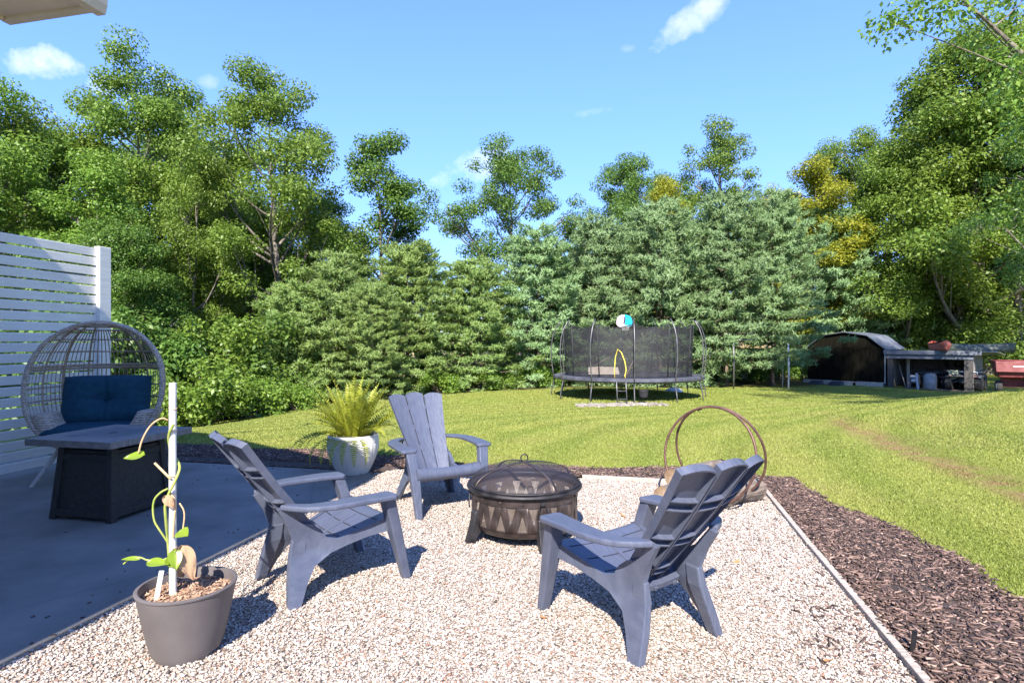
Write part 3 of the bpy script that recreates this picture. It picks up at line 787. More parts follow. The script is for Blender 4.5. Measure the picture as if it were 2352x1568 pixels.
# ================================================================== FIRE PIT
M_pit = material('sooty_steel', (.046, .035, .032), (.125, .095, .086), rough=.40, metal=.55, scale=9, detail=8, sharp=(.35, .75), bump=.12, bscale=50, bdist=.004)
M_pit2 = material('black_iron', (.018, .017, .019), (.05, .046, .05), rough=.5, metal=.5, scale=12)
M_mesh = mesh_screen('spark_mesh', (.045, .037, .040), .42, .5)
M_mesh2 = mesh_screen('expanded_mesh', (.20, .155, .125), .50, .55, 30)
fp = thing('fire_pit', 'round dark steel fire pit with triangle cutouts and domed mesh lid', 'fire pit', (.09, 4.26, .0), R(8)); fp.scale = (1, 1, 1.09)
# wall with real triangular holes
PER = 16; RW = .383; ZT, ZB = .298, .105
def wall_pt(a, z): return Vector((RW * math.cos(a), RW * math.sin(a), z))
m_ = MB()
per = 2 * math.pi / PER
for k in range(PER):
    tri1 = [(-.46, .272), (.46, .272), (.04, .178), (-.04, .178)]           # hanging triangle, units of half period
    tri2 = [(.56, .118), (1.44, .118), (1.04, .215), (.96, .215)]           # standing triangle on the seam, shifted
    pts2 = []; edges = []
    def poly(pp):
        o = len(pts2); pts2.extend([Vector(p) for p in pp]); edges.extend([(o + i, o + (i + 1) % len(pp)) for i in range(len(pp))]); return list(range(o, o + len(pp)))
    N8 = 8
    rect = [(-.5 + 2 * i / N8, ZB) for i in range(N8)] + [(1.5, ZB), (1.5, .2)] + [(1.5 - 2 * i / N8, ZT) for i in range(N8)] + [(-.5, ZT), (-.5, .2)]
    poly(rect); poly(tri1); poly(tri2)
    for i in range(1, 8):
        for z in (.14, .2, .25): pts2.append(Vector((-.5 + 2 * i / 8, z)))
    vo, ed, fa, *_ = delaunay_2d_cdt(pts2, edges, [], 0, 1e-5)
    def intri(c, P):
        s = None
        for i in range(len(P)):
            a, b = P[i], P[(i + 1) % len(P)]; cr = (b[0] - a[0]) * (c[1] - a[1]) - (b[1] - a[1]) * (c[0] - a[0])
            if s is None: s = cr > 0
            elif s != (cr > 0): return False
        return True
    keep = []
    for f in fa:
        c = ((sum(vo[i].x for i in f)) / len(f), (sum(vo[i].y for i in f)) / len(f))
        if not intri(c, tri1) and not intri(c, tri2) and -.5 < c[0] < 1.5 and ZB < c[1] < ZT: keep.append(f)
    m_.add([wall_pt((k + v.x / 2) * per, v.y) for v in vo], keep)
me_o = m_.build('bowl_wall', M_pit, fp, recalc=False)
bm = bmesh.new(); bm.from_mesh(me_o.data); bmesh.ops.remove_doubles(bm, verts=bm.verts, dist=1e-4); bmesh.ops.recalc_face_normals(bm, faces=bm.faces); bm.to_mesh(me_o.data); bm.free()
me_o.data.polygons.foreach_set('use_smooth', [True] * len(me_o.data.polygons))
sd_ = me_o.modifiers.new('sheet', 'SOLIDIFY'); sd_.thickness = .004; sd_.offset = 0
m_ = MB().lathe([(.377, ZT - .005), (.377, .11)], 64).build('inner_mesh', M_mesh2, fp, True)
m_ = MB().lathe([(.385, .106), (.380, .09), (.362, .072), (.325, .058), (.24, .05), (.12, .047), (.0005, .046), (.0005, .052), (.24, .056), (.325, .066), (.36, .08), (.376, .106)], 64).build('bowl_base', M_pit, fp, True)
m_ = MB().lathe([(.390, .268), (.390, .312), (.384, .312), (.384, .268)], 64, close=True).build('band', M_pit, fp, 40)
m_ = MB().lathe([(.386, .310), (.412, .318), (.420, .330), (.416, .341), (.400, .345), (.376, .338), (.372, .330), (.374, .316)], 72, close=True).build('rim', M_pit2, fp, 50)
for k in range(PER):
    a = (k + .5) * per
    bo = MB().lathe([(.0005, .006), (.007, .006), (.010, .003), (.010, 0)], 6)
    o = bo.build('bolt', M_pit, fp); o.location = (.390 * math.cos(a), .390 * math.sin(a), .290); o.rotation_euler = (0, R(90), a)
    o.rotation_euler = Euler((0, R(90), a))
dome = [(.398 * math.cos(t), .345 + .130 * math.sin(t)) for t in [i / 14 * math.pi / 2 for i in range(15)]]
dome = [(max(r, .002), z) for r, z in dome]
lid = MB().lathe(dome, 64).build('mesh_lid', M_mesh, fp, True)
m_ = MB().lathe([(.402, .343), (.408, .352), (.400, .360), (.392, .352)], 64, close=True).build('lid_rim', M_pit2, lid, True)
for q in range(2):
    def strap(a, b, q=q):
        t = (a - .5) * math.pi; rr = .404 * math.sin(t); zz = .348 + .132 * math.cos(t); w = (b - .5) * .028
        ang = R(22 + 90 * q); return (rr * math.cos(ang) - w * math.sin(ang), rr * math.sin(ang) + w * math.cos(ang), zz)
    m_ = MB().grid(strap, 24, 1).build('strap', M_pit, lid, True); md = m_.modifiers.new('t', 'SOLIDIFY'); md.thickness = .004
MB().tube([(.026 * math.cos(t), 0, .505 + .025 * math.sin(t)) for t in [i / 14 * 2 * math.pi for i in range(14)]], .0045, 6, closed=True).build('lid_ring', M_pit2, lid, True)
for k in range(4):     # cast feet
    a = R((200, 279, 22, 110)[k]); ca, sa = math.cos(a), math.sin(a)
    def P3(d, w, z): return Vector((d * ca - w * sa, d * sa + w * ca, z))
    out = [(.365, .20), (.400, .205), (.412, .19), (.418, .14), (.432, .09), (.452, .03), (.462, .0), (.405, .0), (.385, .045), (.36, .07), (.345, .09)]
    m_ = MB(); m_.prism(out, lambda d, z: P3(d, -.034 - .02 * max(0, .1 - z), z), lambda d, z: P3(d, .034 + .02 * max(0, .1 - z), z)); m_.build('foot', M_pit2, fp, bevel=.006)
for a in (R(-81), R(180), R(60)):       # drop handles
    def P3(d, w, z): return Vector((d * math.cos(a) - w * math.sin(a), d * math.sin(a) + w * math.cos(a), z))
    hd = MB().tube([P3(.402, w, z) for w, z in ((-.016, .285), (.016, .285), (.040, .215), (.034, .200), (-.034, .200), (-.040, .215))], .0048, 6, closed=True).build('handle', M_pit2, fp, 60)
    MB().box(P3(.398, 0, .292), (.012, .030, .022), (0, 0, a)).build('bracket', M_pit2, hd)
m_ = MB(); rk = random.Random(9)
for k in range(26):
    a, d = rk.uniform(0, 6.28), .30 * math.sqrt(rk.random()); c = Vector((d * math.cos(a), d * math.sin(a), .065 + rk.uniform(0, .02)))
    m_.box(c, (rk.uniform(.03, .09), rk.uniform(.02, .04), rk.uniform(.015, .03)), (rk.uniform(-.4, .4), rk.uniform(-.4, .4), rk.uniform(0, 6)))
o = m_.build('charred_wood', material('ash', (.05, .045, .04), (.35, .32, .29), rough=.95, scale=14), fp); stuff(o)

# ================================================================== LOG HOOP
M_hoop = material('rusty_hoop', (.085, .042, .033), (.15, .075, .055), rough=.5, metal=.35, scale=14)
M_bark = material('log_bark', (.09, .068, .052), (.20, .155, .12), rough=.95, scale=8, stretch=(1, 1, 5), bump=.8, bscale=14)
M_cut = material('log_cut_wood', (.22, .14, .08), (.36, .26, .17), rough=.9, scale=10, bump=.3)
HA = R(41)
hoop = thing('log_hoop', 'rusty brown double ring firewood holder behind the near chair', 'log holder', (1.74, 5.03, .015), 0)
nd = Vector((math.sin(HA), math.cos(HA), 0)); pd = Vector((math.cos(HA), -math.sin(HA), 0))
for sgn in (-1, 1):
    pts_ = []
    for i in range(56):
        t = 2 * math.pi * i / 56; zz = .405 - .405 * math.cos(t); xx = .395 * math.sin(t)
        pts_.append(pd * xx + nd * sgn * (.155 * (1 - (min(zz, .81) / .81) ** 1.6) + .012) + Vector((0, 0, zz + .012)))
    MB().tube(pts_, .0105, 8, closed=True).build('ring', M_hoop, hoop, True)
for x in (-.16, .16):
    zz = .405 - math.sqrt(.405 ** 2 - x * x) + .012
    MB().tube([pd * x - nd * .16 + Vector((0, 0, zz)), pd * x + nd * .16 + Vector((0, 0, zz))], .009, 6).build('crossbar', M_hoop, hoop, True)
MB().tube([pd * -.12 + nd * .02 + Vector((0, 0, .800)), pd * -.14 + nd * -.01 + Vector((0, 0, .788))], .016, 6).build('clamp', M_hoop, hoop, True)
def log(c0, dirv, L, rad, seed, label, roll=0):
    rk = random.Random(seed); n_ = 12
    t = thing('firewood_log', label, 'log', Vector(c0), 0, 'split logs in the ring holder')
    d = Vector(dirv).normalized(); x = d.cross(Vector((0, 0, 1))).normalized(); y = x.cross(d)
    prof = [rad * rk.uniform(.86, 1.12) for _ in range(n_)]
    if seed % 2: 
        for q in range(3): prof[(seed + q) % n_] *= .72 if q == 1 else .84
    m_ = MB(); rings = 9
    for i in range(rings):
        a = i / (rings - 1); c = d * (a - .5) * L + y * .008 * math.sin(a * 4 + seed)
        for k in range(n_):
            an = 2 * math.pi * k / n_ + roll
            q = prof[k] * (1 + rk.uniform(-.035, .035)); m_.v.append(tuple(c + (x * math.cos(an) + y * math.sin(an)) * q))
    for i in range(rings - 1):
        for k in range(n_):
            k2 = (k + 1) % n_; m_.f.append((i * n_ + k, i * n_ + k2, (i + 1) * n_ + k2, (i + 1) * n_ + k))
    m_.build('bark', M_bark, t, 50)
    for e_, sg in ((-.5, 1), (.5, -1)):
        m2 = MB(); c = d * e_ * (L * .998); vs = [c + y * .008 * math.sin((e_ + .5) * 4 + seed)] + [c + (x * math.cos(2 * math.pi * k / n_ + roll) + y * math.sin(2 * math.pi * k / n_ + roll)) * prof[k] * 1.0 for k in range(n_)]
        m2.add(vs, [(0, 1 + k, 1 + (k + 1) % n_) for k in range(n_)]).build('cut_end', M_cut, t)
    return t
ld = Vector((.80, .60, 0))
log((1.55, 5.13, .110), ld, .74, .088, 3, 'front split log with raw orange end, lowest in the ring holder')
log((1.66, 5.22, .235), ld, .72, .078, 6, 'weathered grey log on top of the pile in the ring holder')
log((1.89, 4.98, .098), Vector((.86, .5, 0)), .66, .083, 5, 'pale log at the right side of the ring holder, behind the near chair')
log((1.80, 5.42, .13), ld, .6, .075, 8, 'log at the back of the ring holder pile')

# ================================================================== FIRE TABLE
M_tile = material('table_tile', (.15, .135, .13), (.23, .21, .20), rough=.5, scale=7, stretch=(2, 9, 2), bump=.15)
M_inset = material('table_inset', (.10, .11, .135), (.14, .15, .175), rough=.35, scale=5)
M_tbase = material('table_base', (.020, .017, .015), (.042, .037, .033), rough=.6, scale=40, bump=.3, bscale=120, bdist=.004)
ft = thing('fire_table', 'square dark gas fire table in front of the egg chair', 'fire table', (-3.29, 4.815, 0), -AX)
H_, T_ = .65, .405
m_ = MB()
for (x0, x1, y0, y1) in ((-T_, T_, -T_, -.245), (-T_, T_, .245, T_), (-T_, -.245, -.2445, .2445), (.245, T_, -.2445, .2445)):
    MB().box(((x0 + x1) / 2, (y0 + y1) / 2, H_ - .0275), (x1 - x0 - .002, y1 - y0 - .002, .055)).build('top_board', M_tile, ft, bevel=.006)
ins = MB().box((0, 0, H_ - .022), (.488, .488, .04)).build('burner_lid', M_inset, ft, bevel=.003)
MB().lathe([(.0005, H_ - .0005), (.03, H_ - .0005), (.036, H_ - .002)], 16).build('finger_hole', M_pit2, ins)
def base_pt(x, y, z): 
    k = .255 + .045 * (1 - z / .57); return Vector((x * k, y * k, z))
m_ = MB(); m_.hexa([base_pt(x, y, .05) * 1 for x, y in ((-.93, -.93), (.93, -.93), (.93, .93), (-.93, .93))], [base_pt(x, y, .545) for x, y in ((-.93, -.93), (.93, -.93), (.93, .93), (-.93, .93))]).build('panel', M_tbase, ft)
for sx in (-1, 1):
    for sy in (-1, 1):
        lo = [base_pt(sx, sy, 0) + Vector((-sx * dx, -sy * dy, 0)) for dx, dy in ((0, 0), (.055, 0), (.055, .055), (0, .055))]
        hi = [base_pt(sx, sy, .594) + Vector((-sx * dx, -sy * dy, 0)) for dx, dy in ((0, 0), (.055, 0), (.055, .055), (0, .055))]
        MB().hexa(lo, hi).build('corner_post', M_tbase, ft, bevel=.004)
for i, (dx, dy) in enumerate(((0, -1), (1, 0), (0, 1), (-1, 0))):
    for z0, z1 in ((.035, .085), (.47, .52)):
        a = Vector((-dy, dx, 0)); nrm = Vector((dx, dy, 0)); k0, k1 = .255 + .045 * (1 - z0 / .57), .255 + .045 * (1 - z1 / .57)
        lo = [nrm * (k0 - .02) - a * (k0 - .056), nrm * (k0 - .02) + a * (k0 - .056), nrm * (k0 - .004) + a * (k0 - .056), nrm * (k0 - .004) - a * (k0 - .056)]
        hi = [nrm * (k1 - .02) - a * (k1 - .056), nrm * (k1 - .02) + a * (k1 - .056), nrm * (k1 - .004) + a * (k1 - .056), nrm * (k1 - .004) - a * (k1 - .056)]
        MB().hexa([p + Vector((0, 0, z0)) for p in lo], [p + Vector((0, 0, z1)) for p in hi]).build('rail', M_tbase, ft, bevel=.003)

# ================================================================== EGG CHAIR
def wicker_material(name, c1, c2, scale):
    m = material(name, c1, c2, rough=.6, scale=30)
    n, l = m.node_tree.nodes, m.node_tree.links
    t = n.new('ShaderNodeTexCoord'); a = n.new('ShaderNodeTexWave'); a.bands_direction = 'Z'; a.inputs['Scale'].default_value = scale; a.inputs['Distortion'].default_value = 3.0; a.inputs['Detail'].default_value = 2; a.inputs['Detail Scale'].default_value = 4
    l.new(t.outputs['Object'], a.inputs['Vector'])
    bp = n.new('ShaderNodeBump'); bp.inputs['Strength'].default_value = .9; bp.inputs['Distance'].default_value = .012
    l.new(a.outputs['Fac'], bp.inputs['Height']); l.new(bp.outputs[0], n['Principled BSDF'].inputs['Normal'])
    return m
M_wick = wicker_material('wicker', (.44, .34, .25), (.66, .53, .42), 14)
M_wire = material('wicker_wire', (.31, .225, .16), (.47, .36, .27), rough=.55, scale=30)
M_leg = material('egg_leg', (.46, .42, .37), (.58, .53, .47), rough=.6, scale=20)
egg = thing('egg_chair', 'wide wicker egg chair with open wire dome by the fence', 'egg chair', (-4.22, 6.02, 0), R(17))
ZC, RZ, RX = .95, .640, .590
def eggw(z): return RX * max(0.0, 1 - abs((z - ZC) / RZ) ** 2.25) ** .5
def eggf(z): return -.30 + .20 * max(0, (z - .35) / 1.2) ** 1.3
def eggd(z): return .80 * max(0.0, 1 - abs((z - ZC) / RZ) ** 2.25) ** .5 * (1 - .16 * max(0, z - .6))
def egg_pt(z, ph): return Vector((eggw(z) * math.cos(ph), eggf(z) + eggd(z) * math.sin(ph), z))
pts_ = []
for i in range(64):
    t = 2 * math.pi * i / 64; z = ZC + RZ * math.sin(t) * .9995; sgn = 1 if math.cos(t) >= 0 else -1
    pts_.append(Vector((sgn * eggw(z), eggf(z), z)))
rim_prof = MB().tube(pts_, .024, 8, closed=True).build('rim', M_wick, egg, True)
for z, rad, full in ((.48, .010, 0), (.66, .008, 0), (.80, .008, 0), (.93, .008, 0), (1.115, .014, 0), (1.145, .012, 0), (1.29, .007, 0), (1.42, .008, 0), (1.52, .009, 0)):
    MB().tube([egg_pt(z, math.pi * i / 28) for i in range(29)], rad, 6).build('hoop', M_wire, egg, True)
for ph in (.12, .22, .34, .66, .78, .88):
    MB().tube([egg_pt(.36 + 1.19 * i / 22, math.pi * ph) for i in range(23)], .010, 6).build('rib', M_wire, egg, True)
m_ = MB()
for k in range(46):
    ph = math.pi * (k + .5) / 46
    m_.tube([egg_pt(.40 + 1.12 * i / 18, ph) for i in range(19)], .0048, 4, cap=False)
stuff(m_.build('wire_cage', M_wire, egg, True))
MB().tube([(.20 * math.cos(t), eggf(1.555) + .13 + .10 * math.sin(t), 1.553) for t in [2 * math.pi * i / 24 for i in range(24)]], .012, 6, closed=True).build('top_hoop', M_wick, egg, True)
# woven lower basket, and the two pocket-like arms
def basket(a, b):
    ph = 2 * math.pi * a; z = .335 + .14 * b; w = eggw(max(z, .37)); d = eggd(max(z, .37))
    y = eggf(z) + (d * math.sin(ph) if math.sin(ph) > 0 else .10 * math.sin(ph)); return Vector((w * math.cos(ph), y, z))
MB().grid(basket, 48, 6, wrap=True).build('basket', M_wick, egg, True)
MB().add([basket(i / 48, 0) for i in range(48)], [tuple(range(48))]).build('basket_floor', M_wick, egg)
for sx in (-1, 1):
    def arm(a, b, sx=sx):
        th = 2 * math.pi * a; z = .40 + .285 * b
        cx = eggw(z) - .095; ex = .095; cy = eggf(z) + .17; ey = .20
        ct, st = math.cos(th), math.sin(th)
        q = lambda v: math.copysign(abs(v) ** .6, v)
        return Vector((sx * (cx + ex * q(ct)), cy + ey * q(st), z))
    o = MB().grid(arm, 28, 8, wrap=True)
    top = [arm(i / 28, 1) for i in range(28)]; c = sum(top, Vector()) / 28
    o.add(top + [c + Vector((0, 0, .012))], [(i, (i + 1) % 28, 28) for i in range(28)])
    o.build('arm_pocket', M_wick, egg, 60)
for sx in (-1, 1):
    for sy, yy in ((-1, -.16), (1, .22)):
        a = Vector((sx * .30, yy, .37)); b = Vector((sx * .50, yy + sy * .14, 0))
        MB().tube([a, a + (b - a) * .45, a + (b - a) * .5, b], [.024, .024, .021, .017], 8).build('leg', M_leg, egg, 50)
M_cush = material('teal_cushion', (.008, .044, .072), (.012, .062, .095), rough=.85, scale=14, bump=.25, bscale=220, bdist=.003, spec=.25)
def cushion(name, label, w, h, t_, loc, rot, tufts, cat):
    th = thing(name, label, cat, loc, 0); th.rotation_euler = rot
    N = 44
    def F(a, b, side):
        u, v = a * 2 - 1, b * 2 - 1
        ed = (max(0, 1 - abs(u) ** 5) * max(0, 1 - abs(v) ** 5)) ** .5
        cu = math.copysign(abs(u) ** .97, u)
        x, y = u * w / 2 * (1 - .02 * v * v), v * h / 2 * (1 - .03 * u * u)
        z = t_ / 2 * ed
        for (tu, tv) in tufts:
            d = math.hypot((u - tu) * w / 2, (v - tv) * h / 2); z -= t_ * .36 * math.exp(-(d / .075) ** 1.2)
        if tufts: z -= .022 * math.exp(-(abs(u) * w / 2 / .012)) * ed + .010 * math.exp(-(abs(v) * h / 2 / .03)) * ed
        z += .004 * math.sin(u * 19 + v * 7) * (1 - ed) + .003 * math.sin(v * 23 + u * 5) * abs(u) ** 3
        return Vector((x, y, side * z))
    o = MB().grid(lambda a, b: F(a, b, 1), N, N).grid(lambda a, b: F(a, b, -1), N, N).build('pad', M_cush, th, True)
    bm = bmesh.new(); bm.from_mesh(o.data); bmesh.ops.remove_doubles(bm, verts=bm.verts, dist=1e-4); bmesh.ops.recalc_face_normals(bm, faces=bm.faces); bm.to_mesh(o.data); bm.free()
    pts_ = [Vector((math.copysign(abs(math.cos(t)) ** .22, math.cos(t)) * w / 2 * .985, math.copysign(abs(math.sin(t)) ** .22, math.sin(t)) * h / 2 * .985, 0)) for t in [2 * math.pi * i / 64 for i in range(64)]]
    MB().tube(pts_, .006, 5, closed=True).build('piping', M_cush, th, True)
    for (tu, tv) in tufts: MB().lathe([(.0005, .010), (.010, .008), (.014, 0)], 10, (tu * w / 2, tv * h / 2, t_ * .14 + .002)).build('button', M_cush, th, True)
    return th
ce, se = math.cos(R(17)), math.sin(R(17))
def eg(x, y, z): return Vector((-4.22 + x * ce - y * se, 6.02 + x * se + y * ce, z))
cushion('back_cushion', 'large teal tufted back cushion in the egg chair', .80, .52, .20, eg(.015, .06, .79), Euler((R(76), 0, R(17))), [(0, .02)], 'cushion')
cushion('seat_cushion', 'teal seat cushion in the egg chair behind the table', .86, .62, .15, eg(0, -.04, .51), Euler((0, 0, R(17))), [], 'cushion')

# ================================================================== POTS AND PLANTS
M_pot = material('grey_pot', (.098, .084, .082), (.125, .108, .104), rough=.5, scale=5, bump=.05, bscale=40)
M_potsoil = material('potting_soil', (.16, .085, .05), (.42, .27, .17), rough=.95, scale=60, bump=1, bscale=70, sharp=(.4, .62))
PX, PY = -1.47, 2.64
pot = thing('plastic_pot', 'matt taupe plastic pot on gravel, holding a staked vine', 'pot', (PX, PY, .004)); pot.scale = (1, 1, .87)
NS = 72
def potR(z): t = z / .335; return .135 + .066 * t ** .75
pp = []
m_ = MB()
prof = [(.05, .0), (.12, .0)] 
def pot_skin(a, b):      # outer wall with three low drainage arches at the foot
    th = 2 * math.pi * a; arch = max(0, 1 - abs(((th * 3 / (2 * math.pi) + .62) % 1) - .5) / .17); arch = min(1, arch * 1.6)
    z0 = .024 * arch; z = z0 + (.335 - z0) * b; return Vector((potR(z) * math.cos(th), potR(z) * math.sin(th), z))
m_.grid(pot_skin, NS, 10, wrap=True)
m_.lathe([(.201, .335), (.206, .337), (.207, .345), (.200, .350), (.191, .348), (.188, .335), (.180, .27)], NS)
m_.lathe([(potR(.024) - .004, .022), (.09, .022), (.001, .022)], NS)
m_.build('body', M_pot, pot, 50)
for k in range(3):
    a = 2 * math.pi * k / 3 - 1.72; MB().box((.112 * math.cos(a), .112 * math.sin(a), .008), (.026, .05, .034), (0, 0, a)).build('foot', M_pot, pot, bevel=.004)
sm = MB().grid(lambda a, b: Vector((.186 * b * math.cos(2 * math.pi * a), .186 * b * math.sin(2 * math.pi * a), .296 + .018 * (1 - b) + .006 * math.sin(a * 40 + b * 9) * b)), 40, 10, wrap=True)
sm.build('soil', M_potsoil, pot, True)
rk = random.Random(2); m_ = MB()
for k in range(420):
    a, d = rk.uniform(0, 6.28), .178 * math.sqrt(rk.random()); m_.box((d * math.cos(a), d * math.sin(a), .304 + .014 * (1 - d / .18)), (rk.uniform(.004, .018), rk.uniform(.003, .009), rk.uniform(.003, .006)), (rk.uniform(-.5, .5), rk.uniform(-.5, .5), rk.uniform(0, 6)))
stuff(m_.build('bark_bits', material('bark_bits', (.20, .10, .055), (.50, .34, .23), rough=.9, scale=30), pot))
M_pvc = material('white_pipe', (.56, .54, .50), (.74, .72, .69), rough=.45, scale=9, detail=8)
stake = MB().tube([(-.047, -.03, .22), (-.050, -.028, .7), (-.048, -.03, 1.215)], .0155, 14).build('plant_stake', M_pvc, None, 60); stake.location = (PX, PY, .0)
tag(stake, 'tall white plastic pipe stake standing in the taupe pot', 'stake')
tg = MB().box((0, 0, 0), (.020, .004, .16)).build('plant_tag', M_pvc, None, bevel=.002); tg.location = (PX - .085, PY - .075, .315); tg.rotation_euler = (.10, .16, .5)
tag(tg, 'short white plastic plant tag stuck in the taupe pot', 'plant tag')
M_stem = material('vine_stem', (.22, .30, .05), (.34, .36, .09), rough=.5, scale=20)
M_drystem = material('dry_stem', (.42, .26, .13), (.55, .38, .22), rough=.8, scale=25)
M_vleaf = leaf_material('vine_leaf', (.17, .26, .02), (.23, .33, .03), (.30, .38, .05), trans=.4, rough=.35)
M_dryleaf = leaf_material('dry_leaf', (.36, .22, .12), (.46, .30, .18), (.55, .40, .27), trans=.3, rough=.8)
vine = thing('vine_plant', 'sparse green climbing vine tied to the white stake', 'plant', (PX, PY, .30))
def vt(pts_, rad, mat, nm='stem'):
    # smooth a polyline
    P = [Vector(p) for p in pts_]
    for _ in range(2):
        Q = [P[0]]
        for a, b in zip(P, P[1:]): Q += [a * .75 + b * .25, a * .25 + b * .75]
        P = Q + [P[-1]]
    return MB().tube(P, rad, 7).build(nm, mat, vine, True)
def VP(x, y, d=0.0):         # a point near the stake, x and y picked off the picture at the stake's distance, d nearer (-) or farther
    Z = PY - .03 + d; return Vector(((x - 1176) * Z / 1340 - PX, Z - PY, 1.4 - (y - 784) * Z / 1340 - .30))
vt([VP(392, 1340, .03), VP(386, 1250, .03), VP(380, 1190, -.025), VP(378, 1150, -.03), VP(410, 1090, -.03), VP(414, 1065, .02), VP(392, 1040, .03), VP(385, 1000, -.02), VP(398, 975, -.03)], .0060, M_stem)
vt([VP(385, 1245, .02), VP(365, 1215), VP(352, 1195), VP(350, 1150), VP(368, 1130), VP(385, 1122)], .0045, M_stem)
vt([VP(385, 965), VP(372, 958, -.02), VP(345, 975, -.03), VP(325, 1010, -.03), VP(318, 1040, -.03)], .004, M_drystem)
vt([VP(392, 1100, -.02), VP(372, 1080, -.02), VP(355, 1063, -.02)], .0055, M_drystem)
vt([VP(388, 1130, -.02), VP(405, 1150, -.02), VP(398, 1200, -.02), VP(397, 1235, -.02)], .005, M_drystem)
vt([VP(412, 1155, -.01), VP(425, 1175, -.01), VP(420, 1215, -.01)], .0035, M_drystem)
vt([VP(386, 1280, .02), VP(365, 1290), VP(335, 1285)], .004, M_stem)
vt([VP(335, 1285), VP(320, 1278), VP(300, 1280), VP(283, 1295)], .0035, M_stem)
def leaf_mesh(name, c, axis, nrm, L, W, mat, par, curl=.2, wave=0.0):
    ax = Vector(axis).normalized(); nr = Vector(nrm); nr = (nr - ax * nr.dot(ax)).normalized(); sd2 = nr.cross(ax)
    def Fp(a, b):
        t = a; w = W * (math.sin(math.pi * min(1, t ** .72)) ** .8) * (1 - .15 * t)
        u = b * 2 - 1
        return Vector(c) + ax * (L * t) + sd2 * (w * u) + nr * (-curl * L * t * t + .22 * W * abs(u) + wave * math.sin(9 * t + 5 * u))
    return MB().grid(Fp, 12, 6).build(name, mat, par, True)
leaf_mesh('leaf', VP(333, 1045, -.03), (-.9, -.2, -.08), (0, -.5, .85), .088, .030, M_vleaf, vine, .1)
leaf_mesh('leaf', VP(412, 1222, -.02), (.6, -.5, .1), (0, -.6, .8), .07, .032, M_vleaf, vine, .3)
leaf_mesh('leaf', VP(338, 1292, -.02), (.95, -.2, .12), (0, -.5, .85), .105, .026, M_vleaf, vine, .2)
leaf_mesh('leaf', VP(322, 1284, -.02), (-.8, -.2, .25), (0, -.6, .8), .08, .012, M_vleaf, vine, .45)
leaf_mesh('leaf', VP(400, 1262, -.03), (.3, -.4, -.55), (.5, -.8, .3), .09, .03, M_vleaf, vine, .2)
leaf_mesh('leaf', VP(392, 1300, -.02), (.25, -.3, .9), (.2, -.9, .2), .07, .028, M_vleaf, vine, .2)
leaf_mesh('dry_leaf', VP(415, 1252, -.01), (.42, -.2, -.75), (.5, -.8, .2), .16, .042, M_dryleaf, vine, .35, .008)
leaf_mesh('dry_leaf', VP(380, 1138, -.04), (.5, -.3, -.6), (.2, -.9, .3), .06, .022, M_dryleaf, vine, .5, .006)
leaf_mesh('dry_leaf', VP(398, 1280, .02), (.3, .2, -.7), (.6, -.6, .3), .12, .04, M_dryleaf, vine, .5, .01)
for z_ in (.48, .72, .80, 1.0, 1.1):
    MB().tube([(-.0485 + .017 * math.cos(t), -.029 + .017 * math.sin(t), z_ - .30 + .003 * math.sin(t * 2)) for t in [2 * math.pi * i / 16 for i in range(16)]], .0018, 5, closed=True).build('tie', M_drystem, vine, True)

# white ribbed planter with fern
M_plant = material('white_planter', (.60, .58, .54), (.70, .68, .64), rough=.45, scale=7, bump=.06)
QX, QY = -1.70, 6.24
pl = thing('white_planter', 'white ribbed round planter at the patio corner', 'planter', (QX, QY, .005))
def plr(z):
    t = z / .40; return (.165 + .11 * math.sin(min(1, t * 1.15) * math.pi / 2)) * (1 - .05 * max(0, t - .7) / .3)
def pls(a, b):
    z = .40 * b; rr = plr(z) * (1 + .010 * abs(math.sin(a * math.pi * 30)) * min(1, (1 - b) * 8)); return Vector((rr * math.cos(2 * math.pi * a), rr * math.sin(2 * math.pi * a), z))
MB().grid(pls, 240, 14, wrap=True).build('body', M_plant, pl, True)
MB().lathe([(plr(.40), .398), (.268, .408), (.258, .41), (.25, .402), (.245, .30)], 64).build('rim', M_plant, pl, True)
MB().lathe([(.25, .345), (.12, .36), (.001, .365)], 32).build('soil', M_potsoil, pl, True)
MB().lathe([(.166, .001), (.001, .001)], 32).build('base', M_plant, pl)
M_fern = leaf_material('fern_frond', (.21, .25, .018), (.32, .345, .03), (.43, .43, .08), trans=.4, rough=.5, patch=3)
fern = thing('fern', 'bushy yellow green fern spilling from the white planter', 'fern', (QX, QY, .36))
rf_ = random.Random(4)
